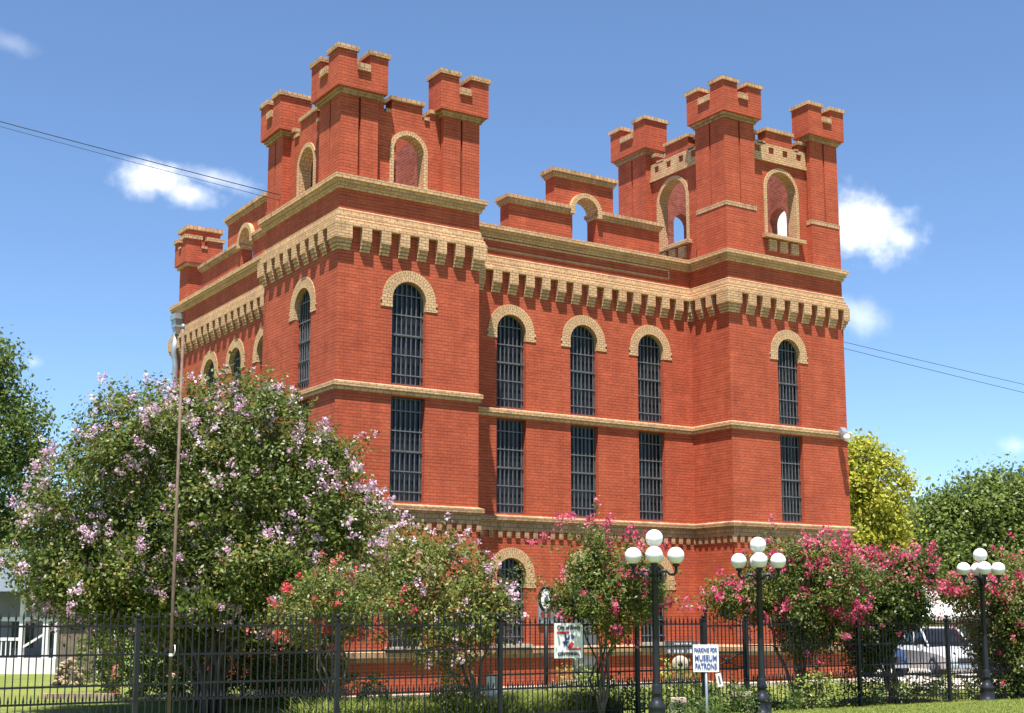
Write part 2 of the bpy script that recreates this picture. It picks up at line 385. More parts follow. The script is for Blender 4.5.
def ring(mb, fc, c, hw, zs, wd, zj, proud, depth, out=0, ear=.05):
    hw -= .008; wd += .008
    """brick arch surround: jambs from zj to the spring line zs, then a half ring"""
    ro = hw + wd; e = out + proud; n = 18
    inn = [(c - hw, zj), (c - hw, zs)] + arch_pts(c, hw, zs, n)[1:-1] + [(c + hw, zs), (c + hw, zj)]
    outr = [(c - ro, zj), (c - ro, zs)] + arch_pts(c, ro, zs, n)[1:-1] + [(c + ro, zs), (c + ro, zj)]
    t = 0
    for i in range(len(inn) - 1):
        st = math.hypot(outr[i + 1][0] - outr[i][0], outr[i + 1][1] - outr[i][1])
        a, b, c2, d2 = inn[i], inn[i + 1], outr[i + 1], outr[i]
        mb.face([fc.p(*a, e), fc.p(*b, e), fc.p(*c2, e), fc.p(*d2, e)], [(0, t), (0, t + st), (wd, t + st), (wd, t)])
        mb.face([fc.p(*d2, e), fc.p(*c2, e), fc.p(*c2, out), fc.p(*d2, out)], [(0, t), (0, t + st), (proud, t + st), (proud, t)])
        mb.face([fc.p(*b, e), fc.p(*a, e), fc.p(*a, out - depth), fc.p(*b, out - depth)], [(0, t), (0, t + st), (depth, t + st), (depth, t)][::-1])
        t += st
    for sgn in (-1, 1):
        x0, x1 = c + sgn * hw, c + sgn * ro
        mb.face([fc.p(x0, zj, out - .0), fc.p(x1, zj, out), fc.p(x1, zj, e), fc.p(x0, zj, e)])
        if ear:
            P0 = fc.p(x1, zj, out); ex = c + sgn * (ro + ear)
            for za, zb in ((zj, zj + .08), (zj + .16, zj + .24)):
                mb.face([fc.p(x1, za, e), fc.p(ex, za, e), fc.p(ex, zb, e), fc.p(x1, zb, e)]); mb.face([fc.p(x1, za, out), fc.p(ex, za, out), fc.p(ex, za, e), fc.p(x1, za, e)])
                mb.face([fc.p(ex, za, out), fc.p(ex, zb, out), fc.p(ex, zb, e), fc.p(ex, za, e)])
def offset_poly(P, e):
    n = len(P); out = []
    for i in range(n):
        a, b, c = Vector(P[i - 1]), Vector(P[i]), Vector(P[(i + 1) % n])
        d1 = (b - a).normalized(); d2 = (c - b).normalized()
        n1 = Vector((d1.y, -d1.x)); n2 = Vector((d2.y, -d2.x)); m = n1 + n2
        out.append(b + m * (e / (1 + n1.dot(n2))))
    return out
PLAN = [(0, 0), (4.35, 0), (4.35, D0), (B0, D0), (B0, 0), (B1, 0), (B1, LY), (LX, LY), (LX, LA), (0, LA)]
def sweep(mb, prof, plan=PLAN):
    rings = [[(p.x, p.y, z) for p in offset_poly(plan, e)] for e, z in prof]; n = len(plan)
    for i in range(len(prof) - 1):
        dv = math.hypot(prof[i + 1][0] - prof[i][0], prof[i + 1][1] - prof[i][1])
        for k in range(n):
            k2 = (k + 1) % n; a, b, c, d = rings[i][k], rings[i][k2], rings[i + 1][k2], rings[i + 1][k]
            ax = 0 if abs(a[0] - b[0]) > abs(a[1] - b[1]) else 1
            v0, v1 = (a[2], d[2]) if abs(a[2] - d[2]) > .03 else (a[2], a[2] + dv)
            mb.face([a, b, c, d], [(a[ax], v0), (b[ax], v0), (c[ax], v1), (d[ax], v1)])
# openings: (centre, half width, bottom, top, arched)
def stack(c, hw=.52, g=True, lo=True):
    o = [(c, hw, 7.19, 10.03, True)]
    if lo: o.append((c, hw, 4.05, 6.86, False))
    if g: o.append((c, hw, .20, 2.76, True))
    return o
OA, OM, OB = stack(2.14), [], stack(16.18, .50)
for c in (6.62, 9.29, 11.92):
    OM += stack(c, g=c != 9.29)
DOOR = (9.29, .52, -.85, 2.76, True); OM.append(DOOR)
OLA = stack(2.2, .55)
OLM = sum([stack(c, .56) for c in (6.15, 8.62, 11.09, 13.56)], [])
mb = MB()
ZT = 12.68; RV = .22
wall_panel(mb, FR_A, 0, 4.35, GB, ZT, OA, RV); wall_panel(mb, FR_M, 4.35, B0, GB, ZT, OM, RV); wall_panel(mb, FR_A, B0, B1, GB, ZT, OB, RV)
wall_panel(mb, LF_A, 0, LA, GB, ZT, OLA, RV); wall_panel(mb, LF_M, LA, LY, GB, ZT, OLM, RV)
for a, b in (((4.35, 0), (4.35, D0)), ((B0, D0), (B0, 0)), ((B1, 0), (B1, LY)), ((B1, LY), (LX, LY)), ((LX, LA), (0, LA))):
    mb.face([(*a, GB), (*b, GB), (*b, ZT), (*a, ZT)])
wall = mb.build('wall', M_BRICK, jail)
mb = MB(); mb.face([(x, y, 12.6) for x, y in PLAN]); mb.build('roof', M_ROOF, jail)
mb = MB(); sweep(mb, [(0, 12.70), (.185, 12.665), (.185, 12.54), (.12, 12.53), (.12, 12.43), (.06, 12.42), (.06, 12.31), (0, 12.30)]); mb.build('cornice', M_BUFF, jail)
mb = MB(); sweep(mb, [(0, 7.15), (.095, 7.11), (.095, 7.00), (.055, 6.99), (.055, 6.90), (0, 6.89)])
mb.build('string_course', M_BUFF, jail)
# corbel table and dentil course
mb = MB(); sweep(mb, [(0, 11.76), (.045, 11.73), (.045, 11.62), (.085, 11.60), (.085, 11.49), (.125, 11.47), (.125, 11.39), (.165, 11.37), (.165, 11.27), (.001, 11.27)])
dent = MB(); sweep(dent, [(0, 4.0), (.13, 3.95), (.13, 3.84), (.05, 3.83), (.05, 3.54), (.002, 3.54)])
def blocks(fc, s0, s1, n_gap, first, last, gapw, ends):
    """corbel blocks along one wall; wider blocks at both ends"""
    pitch = (last - first) / max(1, n_gap - 1); gaps = [first + i * pitch for i in range(n_gap)]
    edges = [s0] + sum([[g - gapw / 2, g + gapw / 2] for g in gaps], []) + [s1]
    for a, b in zip(edges[0::2], edges[1::2]):
        lo, hi = (a - ends[0] if a == s0 else a), (b + ends[1] if b == s1 else b)
        for e, z0, z1 in ((.165, 10.92, 11.275), (.115, 10.81, 10.92), (.07, 10.71, 10.81), (.03, 10.63, 10.71)):
            k = e / .165
            l2 = a - ends[0] * k if a == s0 else a; h2 = b + ends[1] * k if b == s1 else b
            mb.obox(fc.p((l2 + h2) / 2, (z0 + z1) / 2, e / 2 - .001), fc.u, fc.n, (0, 0, 1), (h2 - l2) / 2, e / 2, (z1 - z0) / 2)
def teeth(fc, s0, s1, ends):
    n = round((s1 - s0) / .31); p = (s1 - s0) / n
    for i in range(n + 1):
        c = s0 + i * p; a, b = c - .075, c + .075
        if i == 0: a = s0 - (.075 if ends[0] else 0)
        if i == n: b = s1 + (.075 if ends[1] else 0)
        dent.obox(fc.p((a + b) / 2, 3.445, .0235), fc.u, fc.n, (0, 0, 1), (b - a) / 2, .0235, .105)
E0 = .165
blocks(FR_A, 0, 4.35, 7, .48, 3.93, .29, (E0 - .003, E0)); teeth(FR_A, 0, 4.35, (1, 1))
blocks(FR_M, 4.35, B0, 16, 4.58, 13.34, .28, (0, -.17)); teeth(FR_M, 4.35, B0, (0, 0))
blocks(FR_A, B0, B1, 8, B0 + .58, B1 - .25, .28, (E0 - .003, E0)); teeth(FR_A, B0, B1, (1, 1))
blocks(LF_B, 0, D0, 3, .52, 1.56, .27, (-.001, -.17)); teeth(LF_B, .08, D0, (0, 0))
blocks(LF_A, 0, LA, 8, .50, 4.60, .29, (-.001, E0)); teeth(LF_A, .08, LA, (0, 1))
blocks(LF_M, LA, LY, 21, LA + .3, LY - .6, .29, (0, E0)); teeth(LF_M, LA, LY, (0, 1))
for side in (0,):
    mb.box(B1, B1 + E0, 0, LY, 10.92, 11.27); mb.box(LX, B1, LY, LY + E0, 10.92, 11.27)
mb.build('corbel_table', M_BUFF, jail); dent.build('dentil_course', M_WEATH_SHADE, jail)
mb = MB(); sweep(mb, [(0, .21), (.12, .13), (.12, .0), (.07, -.01), (.07, -.11), (0, -.12)]); mb.build('water_table', M_WEATH_SHADE, jail)
mb = MB(); sweep(mb, [(0, -.93), (.10, -.95), (.10, -1.2)]); mb.build('footing', M_CONC, jail)
# thin buff frame in the frieze between the towers
mb = MB(); a, b, z0, z1, t, e = 5.55, 12.74, 11.93, 12.27, .055, .025
for x0, x1, q0, q1 in ((a, b, z1 - t, z1), (a, b, z0, z0 + t), (a, a + t, z0 + t, z1 - t), (b - t, b, z0 + t, z1 - t)): mb.box(x0, x1, D0 - e, D0, q0, q1)
mb.build('frieze_panel', M_BUFF, jail)

# windows: sash frame, pane, iron bars, arched surround
def window(fc, op, kind):
    c, hw, zb, zt, ar = op; dep = RV; t = .055
    zs = zt - hw if ar else zt
    frame = MB(); fd = -dep + .03
    def bar(m, s0, s1, z0, z1, out, th): m.obox(fc.p((s0 + s1) / 2, (z0 + z1) / 2, out), fc.u, fc.n, (0, 0, 1), (s1 - s0) / 2, th / 2, (z1 - z0) / 2)
    for sx in (-1, 1): bar(frame, c + sx * (hw - t / 2) - t / 2, c + sx * (hw - t / 2) + t / 2, zb, zs, fd, .05)
    bar(frame, c - hw + t, c + hw - t, zb, zb + t, fd, .05); zm = (zb + zt) / 2 - .08
    bar(frame, c - hw + t, c + hw - t, zm, zm + .07, fd, .05); bar(frame, c - .02, c + .02, zb + t, zm, fd, .04); bar(frame, c - .02, c + .02, zm + .07, zt - .03, fd, .04)
    if ar:
        pi, po = arch_pts(c, hw - t, zs), arch_pts(c, hw, zs)
        for i in range(len(pi) - 1): frame.face([fc.p(*pi[i], fd + .025), fc.p(*pi[i + 1], fd + .025), fc.p(*po[i + 1], fd + .025), fc.p(*po[i], fd + .025)])
    else: bar(frame, c - hw + t, c + hw - t, zt - t, zt, fd, .05)
    fo = frame.build('window', M_SASH, jail, uv=False)
    pane = MB(); line = [(c - hw, zb), (c + hw, zb)] + (list(reversed(arch_pts(c, hw, zs))) if ar else [(c + hw, zt), (c - hw, zt)])
    pane.face([fc.p(a, z, -dep + .01) for a, z in line]); pane.build('pane', M_GLASS, fo, uv=False)
    bars = MB(); bo = -dep + .06; n = 7; r = .0095
    for i in range(n):
        s = c - hw + (i + .5) * 2 * hw / n
        top = zs + math.sqrt(max(0, hw * hw - (s - c) ** 2)) if ar else zt
        bar(bars, s - r, s + r, zb, top - .01, bo, .03)
    nh = 5; 
    for i in range(nh):
        z = zb + .28 + i * (zt - zb - .35) / (nh - .45)
        h = hw if z < zs else math.sqrt(max(0.0001, hw * hw - (z - zs) ** 2))
        bar(bars, c - h, c + h, z - .015, z + .015, bo + .02, .02)
    bars.build('iron_bars', M_BAR, fo, uv=False)
    if ar and kind != 'plain':
        m = MB()
        if kind == 'ground': ring(m, fc, c, hw, zs, .29, zs - .35, .02, dep - .03)
        else: ring(m, fc, c, hw, zs, .30, zs - .25, .02, dep - .03)
        m.build('arch_surround', M_RING, fo)
    if kind == 'ground':
        m = MB(); m.obox(fc.p(c, zb + .02, .0), fc.u, fc.n, (0, 0, 1), hw + .12, .16, .05); m.build('sill', M_CONC, fo)
    return fo
for fc, ops in ((FR_A, OA), (FR_M, OM), (FR_A, OB), (LF_A, OLA), (LF_M, OLM)):
    for op in ops:
        if op is DOOR: continue
        window(fc, op, 'ground' if op[2] < 1 else 'upper')
def door(fc, op):
    c, hw, zb, zt, ar = op; zs = zt - hw; m = MB(); d = -RV + .04
    m.obox(fc.p(c, (zb + zs) / 2, d - .02), fc.u, fc.n, (0, 0, 1), hw, .03, (zs - zb) / 2)
    for sx in (-.5, .5):
        for z0, z1 in ((zb + .15, zb + 1.3), (zb + 1.45, zs - .15)): m.obox(fc.p(c + sx * hw, (z0 + z1) / 2, d + .02), fc.u, fc.n, (0, 0, 1), hw * .36, .012, (z1 - z0) / 2)
    o = m.build('door', M_DOOR, jail, uv=False)
    p = MB(); p.face([fc.p(a, z, d) for a, z in arch_pts(c, hw, zs)]); p.build('fanlight', M_GLASS, o, uv=False)
    m = MB(); ring(m, fc, c, hw, zs, .29, zs - .35, .02, RV - .03); m.build('arch_surround', M_RING, o)
    m = MB(); m.obox(fc.p(c + hw - .14, zb + 1.05, d + .05), fc.u, fc.n, (0, 0, 1), .02, .03, .08); m.build('handle', M_BAR, o, uv=False)
    m = MB()
    for i in range(2): m.obox(fc.p(c, -1.05 + .07 + i * .1, .35 - i * .15), fc.u, fc.n, (0, 0, 1), .8, .34 - i * .15, .08)
    m.build('step', M_CONC, o)
door(FR_M, DOOR)

# towers: piers with slots, flared crenellated heads, walls between with arched openings
def cap(mb, x0, x1, y0, y1, z, t=.13, o=.055):
    mb.box(x0 - o, x1 + o, y0 - o, y1 + o, z, z + t); 
def turret(x0, x1, y0, y1, zbase, zhead, band=None, e=.19, head=1.02, nx=True, ny=True):
    """pier from zbase, head starts at zhead"""
    mb = MB(); sl, sd_ = .035, .10; zs = band + .05 if band else zbase + .05
    cx, cy = (x0 + x1) / 2, (y0 + y1) / 2
    poly = [(x0, y0), (cx - sl, y0), (cx - sl, y0 + sd_), (cx + sl, y0 + sd_), (cx + sl, y0), (x1, y0), (x1, cy - sl), (x1 - sd_, cy - sl), (x1 - sd_, cy + sl), (x1, cy + sl), (x1, y1),
            (cx + sl, y1), (cx + sl, y1 - sd_), (cx - sl, y1 - sd_), (cx - sl, y1), (x0, y1), (x0, cy + sl), (x0 + sd_, cy + sl), (x0 + sd_, cy - sl), (x0, cy - sl)]
    mb.prism(poly, zs, zhead, False); mb.box(x0 - .01, x1 + .01, y0 - .01, y1 + .01, zbase - .1, zs)
    X0, X1, Y0, Y1 = x0 - e, x1 + e, y0 - e, y1 + e; zc = zhead + .14; zn = zc + .62; zt = zc + head; th = .24
    # head: a solid box carrying block merlons, notches on the wide sides
    mb.box(X0, X1, Y0, Y1, zc, zn); co = MB(); g = .20; mx, my = (X0 + X1) / 2, (Y0 + Y1) / 2
    dx = min(.62, (X1 - X0) / 2 - g) if nx else X1 - X0; dy = min(.62, (Y1 - Y0) / 2 - g) if ny else Y1 - Y0
    for a, b in (((X0, X0 + dx), (X1 - dx, X1)) if nx else ((X0, X1),)):
        for c_, d_ in (((Y0, Y0 + dy), (Y1 - dy, Y1)) if ny else ((Y0, Y1),)):
            mb.box(a, b, c_, d_, zn, zt); co.box(a - .05, b + .05, c_ - .05, d_ + .05, zt, zt + .13)
    q = .012
    if nx:
        for c_, d_ in ((Y0 - .06, Y0 + .2), (Y1 - .2, Y1 + .06)): co.box(X0 + dx + q, X1 - dx - q, c_, d_, zn - .10, zn + .10)
    if ny:
        for a, b in ((X0 - .06, X0 + .2), (X1 - .2, X1 + .06)): co.box(a, b, Y0 + dy + q, Y1 - dy - q, zn - .10, zn + .10)
    cb = MB()
    for k, (ee, q0, q1) in enumerate(((.055, zhead - .02, zhead + .06), (.11, zhead + .06, zc))):
        cb.box(x0 - ee, x1 + ee, y0 - ee, y1 + ee, q0, q1)
    if band: co.box(x0 - .025, x1 + .025, y0 - .025, y1 + .025, band - .09, band + .06)
    o = mb.build('turret', M_BRICK, jail); co.build('coping', M_COPE, o); cb.build('corbel', M_WEATH_SHADE, o); return o  # corbel takes the darker ledge brick to paint in shade under the head
def tower_wall(fc, s0, s1, z0, ztop, arch, out=-.25, th=.38, panel=None, mer=None, mz=.38, inner=M_OLD):
    """crenellated wall between two piers, one arched opening"""
    mb = MB(); c, hw, zb, zt = arch
    wall_panel(mb, fc, s0, s1, z0, ztop, [(c, hw, zb, zt, True)], th, out, None)
    mb.face([fc.p(s0, ztop, out), fc.p(s1, ztop, out), fc.p(s1, ztop, out - th), fc.p(s0, ztop, out - th)])
    mid = out - th / 2; co = MB(); m0, m1 = mer; hm = .30
    mb.obox(fc.p((m0 + m1) / 2, ztop + mz / 2, mid), fc.u, fc.n, (0, 0, 1), (m1 - m0) / 2, th / 2, mz / 2)
    co.obox(fc.p((m0 + m1) / 2, ztop + mz + .06, mid), fc.u, fc.n, (0, 0, 1), (m1 - m0) / 2 + .05, th / 2 + .06, .06)
    for a, b in ((s0, s0 + hm), (s1 - hm, s1)):
        mb.obox(fc.p((a + b) / 2, ztop + mz * .3, mid), fc.u, fc.n, (0, 0, 1), (b - a) / 2, th / 2, mz * .3); co.obox(fc.p((a + b) / 2, ztop + mz * .6 + .06, mid), fc.u, fc.n, (0, 0, 1), (b - a) / 2 + .03, th / 2 + .05, .06)
    for a, b in ((s0 + hm + .04, m0 - .06), (m1 + .06, s1 - hm - .04)):
        if b > a: co.obox(fc.p((a + b) / 2, ztop + .05, mid), fc.u, fc.n, (0, 0, 1), (b - a) / 2, th / 2 + .05, .05)
    o = mb.build('tower_wall', M_BRICK, jail)
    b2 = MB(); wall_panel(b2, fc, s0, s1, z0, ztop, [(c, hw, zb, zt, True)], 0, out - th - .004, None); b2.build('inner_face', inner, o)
    co.build('coping', M_COPE, o)
    r = MB(); ring(r, fc, c, hw - .015, zt - hw, .12, zb, .03, th - .02, out, 0); 
    r.build('arch_surround', M_RING, o)
    if panel:
        pz0, pz1 = panel; pm = MB(); e = out + .05
        n = 4; L = s1 - s0 - .02; g = L / (n + .0); hb = .115; zc = (pz0 + pz1) / 2 + .04
        ops = [(s0 + .01 + (i + .5) * g, hb, zc - hb, zc + hb, False) for i in range(n)]
        wall_panel(pm, fc, s0 + .01, s1 - .01, pz0, pz1, ops, .06, e)
        pm.face([fc.p(s0, pz0, out), fc.p(s1, pz0, out), fc.p(s1, pz0, e), fc.p(s0, pz0, e)]); pm.obox(fc.p((s0 + s1) / 2, pz0 - .05, out + .04), fc.u, fc.n, (0, 0, 1), (s1 - s0) / 2 - .01, .045, .05)
        pm.build('crenel_panel', M_BUFF, o)
        sm = MB(); sm.obox(fc.p(c, zb - .06, out + .05), fc.u, fc.n, (0, 0, 1), hw + .22, .16, .06)
        for i in (-1, 0, 1): sm.obox(fc.p(c + i * .5, zb - .34, out + .04), fc.u, fc.n, (0, 0, 1), .17, .05, .19)
        sm.build('sill', M_BUFF, o)
    return o
ZA = 12.67
# near tower
turret(0.005, 1.12, 0.005, 1.36, ZA, 14.96); turret(3.17, 4.345, .005, .36, ZA, 14.96, ny=False); turret(.005, .62, 3.92, 5.0, ZA, 14.96, nx=False); turret(3.17, 4.345, 4.64, 5.0, ZA, 14.96, ny=False)
AH = (2.2, .49, 12.70, 14.27)
tower_wall(FR_A, 1.12, 3.17, 12.5, 14.80, AH, mer=(1.66, 2.62)); tower_wall(LF_A, 1.36, 3.92, 12.5, 14.80, (2.72, .52, 12.70, 14.30), mer=(2.1, 3.2))
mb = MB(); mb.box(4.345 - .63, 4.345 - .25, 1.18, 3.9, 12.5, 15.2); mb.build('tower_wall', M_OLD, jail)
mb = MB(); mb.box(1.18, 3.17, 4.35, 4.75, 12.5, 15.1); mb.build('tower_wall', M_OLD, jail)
# far tower, taller, open through its arches
SH = 17.12
turret(B0 + .005, 14.92, .005, 1.44, ZA, SH, 14.25); turret(17.46, B1 - .005, .005, .42, ZA, SH - .04, 14.22, ny=False); turret(B0 + .005, 14.25, 4.08, 5.67, ZA, SH - .04, nx=False); turret(17.9, B1 - .005, 4.9, 5.67, ZA, SH - .04, nx=False, ny=False)
FB_BACK = Face((0, 5.67 - .43, 0), (1, 0, 0), (0, -1, 0)); FB_RIGHT = Face((B1 - .43, 0, 0), (0, 1, 0), (-1, 0, 0))
tower_wall(FR_A, 14.92, 17.46, 12.5, 16.62, (16.3, .68, 13.52, 15.80), panel=(16.14, 16.66), mer=(15.68, 16.88), mz=.5)
tower_wall(LF_B, 1.44, 4.08, 12.5, 16.62, (2.95, .74, 13.52, 15.86), panel=(16.14, 16.66), mer=(2.1, 3.3), mz=.5)
def back_wall(fc, s0, s1, arch):
    mb = MB(); c, hw, zb, zt = arch
    wall_panel(mb, fc, s0, s1, 12.5, 17.3, [(c, hw, zb, zt, True)], .38, 0, None)
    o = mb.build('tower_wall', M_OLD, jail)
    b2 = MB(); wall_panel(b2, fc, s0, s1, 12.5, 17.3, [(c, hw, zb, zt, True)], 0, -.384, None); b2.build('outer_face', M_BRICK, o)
    c2 = MB(); c2.obox(fc.p((s0 + s1) / 2, 17.36, -.19), fc.u, fc.n, (0, 0, 1), (s1 - s0) / 2, .24, .06); c2.build('coping', M_COPE, o)
back_wall(FB_BACK, 14.25, 17.9, (16.2, .40, 13.3, 15.6)); back_wall(FB_RIGHT, .42, 4.9, (2.5, .42, 13.3, 15.44))
# stepped parapets between the towers
def parapet(fc, s0, s1, r0, r1, arch, out, th=.40):
    mb = MB(); c, hw, zb, zt = arch; zl, zr = 13.62, 14.78
    op = [(c, hw, zb, zt, True)]
    wall_panel(mb, fc, r0, r1, 12.5, zr, op, th, out); wall_panel(mb, fc, r0, r1, 12.5, zr, op, 0, out - th)
    for a, b, z in ((s0, r0, zl), (r1, s1, zl)): mb.obox(fc.p((a + b) / 2, (12.5 + z) / 2, out - th / 2), fc.u, fc.n, (0, 0, 1), (b - a) / 2, th / 2, (z - 12.5) / 2)
    for a in (r0, r1): mb.face([fc.p(a, 12.5, out), fc.p(a, zr, out), fc.p(a, zr, out - th), fc.p(a, 12.5, out - th)])
    o = mb.build('parapet', M_BRICK, jail); co = MB()
    def coping(a, b, z, ov):
        for e, q0, q1 in ((.04, z - .02, z + .05), (.08, z + .05, z + .13), (.13, z + .13, z + .25)):
            co.obox(fc.p((a + b) / 2, (q0 + q1) / 2, out - th / 2), fc.u, fc.n, (0, 0, 1), (b - a) / 2 + e * ov, th / 2 + e, (q1 - q0) / 2)
    coping(s0, c - hw - .10, zl, 1); coping(c + hw + .10, s1, zl, 1); coping(r0, r1, zr, 1)
    co.build('coping', M_COPE, o); r = MB(); ring(r, fc, c, hw - .01, zt - hw, .15, 13.62, .14, th - .02, out, 0); r.build('arch_surround', M_RING, o)
parapet(FR_M, 6.72, 12.6, 8.42, 10.72, (9.57, .47, 12.75, 14.22), -.3, .5)
parapet(LF_M, 5.4, 15.5, 9.5, 12.95, (11.06, .52, 12.75, 14.24), -.3)
# small turret on the rear left corner, with its raised block
mb = MB(); mb.box(1.62, 2.7, 16.6, 17.45, 12.6, 14.1); mb.box(1.45, 2.9, 16.4, 17.62, 14.22, 14.8)
co = MB(); co.box(1.53, 2.8, 16.5, 17.55, 14.1, 14.22)
for x0, x1, y0, y1 in ((1.45, 2.02, 16.4, 16.8), (2.3, 2.9, 16.4, 16.8), (1.45, 1.85, 17.2, 17.62)): mb.box(x0, x1, y0, y1, 14.8, 15.12); co.box(x0 - .06, x1 + .06, y0 - .06, y1 + .06, 15.12, 15.26)
mb.box(1.62, 2.86, 16.6, 17.5, 14.8, 15.52); co.box(1.52, 2.96, 16.5, 17.6, 15.52, 15.68)
co.box(1.4, 1.9, 16.88, 17.12, 14.82, 14.9); co.box(2.05, 2.28, 16.36, 16.6, 14.8, 14.9)
o = mb.build('turret', M_BRICK, jail); co.build('coping', M_COPE, o)
turret(B1 - 1.2, B1 - .01, LY - 1.2, LY - .01, ZA, 14.4)
# rain leader and downspout at the rear left corner
mb = MB(); yd = 16.75; xd = LX - .16
mb.box(xd - .17, xd + .15, yd - .3, yd + .3, 12.02, 12.22); mb.box(xd - .13, xd + .15, yd - .24, yd + .24, 11.72, 12.02); mb.box(xd - .1, xd + .12, yd - .15, yd + .15, 11.45, 11.72)
mb.tube([(xd, yd, 11.5), (xd - .08, yd, 10.8), (xd, yd, 10.3), (xd, yd, -1)], .11, 10); mb.build('downspout', M_PIPE, jail, uv=False)

# floodlight fixed to the far corner
fl = thing('floodlight', (18.3, -.1, 7.0), 'small grey twin floodlight fixed on the buff band near the right corner of the jail', 'floodlight')
mb = MB(); mb.box(-.05, .05, -.08, .1, -.1, .08); mb.obox((-.02, -.16, .12), (1, 0, 0), (0, .8, -.6), (0, .6, .8), .12, .07, .1); mb.build('bracket', M_PIPE, fl, True, False)
mb = MB(); mb.lathe([(.001, 0), (.1, 0), (.13, -.12), (.001, -.13)], (0, -.22, -.12), 12, 'y'); mb.build('lamp_head', M_WHITE, fl, True, False)

# ------------------------------------------------------------------ foliage
def quads_obj(name, verts, tint, mat, parent, nv=4):
    """verts: (N, nv, 3) array of small leaf or petal faces"""
    n = len(verts); me = bpy.data.meshes.new(name)
    me.vertices.add(n * nv); me.vertices.foreach_set('co', verts.reshape(-1).astype(np.float32))
    me.loops.add(n * nv); me.loops.foreach_set('vertex_index', np.arange(n * nv, dtype=np.int32))
    me.polygons.add(n); me.polygons.foreach_set('loop_start', np.arange(0, n * nv, nv, dtype=np.int32))
    me.update(calc_edges=True)
    at_ = me.attributes.new('tint', 'FLOAT', 'FACE'); at_.data.foreach_set('value', np.clip(tint, 0, 1).astype(np.float32))
    me.materials.append(mat); o = bpy.data.objects.new(name, me); COL.objects.link(o)
    if parent is not None: put(o, parent)
    return o
def unit(v): return v / np.maximum(1e-6, np.linalg.norm(v, axis=-1, keepdims=True))
def leaf_quads(P, N, ln, asp):
    """rhombic leaves at P with face normals near N, folded a little along the midrib direction"""
    n = len(P); a = unit(np.cross(N, rng.normal(size=(n, 3)))); b = np.cross(N, a)
    ln = ln * rng.uniform(.65, 1.35, n)[:, None]
    v = np.stack([P - a * ln * .5, P + b * ln * asp * .5 - a * ln * .05, P + a * ln * .5 - N * ln * .12, P - b * ln * asp * .5 - a * ln * .05], 1)
    return v
class Crown:
    def __init__(s): s.V = []; s.T = []; s.FV = []; s.FT = []
    def clump(s, c, r, n, out, size=.06, asp=.55, tint=.5, spread=.22, up=.45):
        d = rng.normal(size=(n, 3)); P = c + d * r * .5
        N = unit(out[None] * .8 + np.array([0, 0, up]) + rng.normal(size=(n, 3)) * .75)
        s.V.append(leaf_quads(P, N, size, asp)); s.T.append(tint + rng.normal(size=n) * spread)
    def sprig(s, c, dirn, L, n, size=.06, asp=.55, tint=.6, w=.07):
        t = rng.uniform(0, 1, n); P = c + dirn * (t * L)[:, None] + rng.normal(size=(n, 3)) * w * (1.15 - t[:, None] * .8)
        N = unit(dirn[None] * .2 + np.array([0, 0, .5]) + rng.normal(size=(n, 3)) * .8)
        s.V.append(leaf_quads(P, N, size, asp)); s.T.append(tint + rng.normal(size=n) * .2)
    def flower(s, c, dirn, L, n, size=.045, r=.06):
        t = rng.uniform(0, 1, n) ** .8; P = c + dirn * (t * L)[:, None] + rng.normal(size=(n, 3)) * (r * (1.1 - .75 * t))[:, None]
        N = unit(rng.normal(size=(n, 3)) + dirn[None] * .4); s.FV.append(leaf_quads(P, N, size, .95)); s.FT.append(rng.uniform(.05, .95) + rng.normal(size=n) * .2)
    def make(s, root, lm, fm=None, cname='crown'):
        quads_obj(cname, np.concatenate(s.V), np.concatenate(s.T), lm, root)
        if s.FV and fm: quads_obj('blossoms', np.concatenate(s.FV), np.concatenate(s.FT), fm, root)
RT, FW, UPV = np.array(RIGHT), np.array(FWD), np.array([0, 0, 1.])
def lobes_px(L):
    """(px, py, rx, ry, D, depth metres) -> centre and world radii"""
    return [(np.array(at(px, py, D)), rx * D / F_PX, ry * D / F_PX, dp) for px, py, rx, ry, D, dp in L]
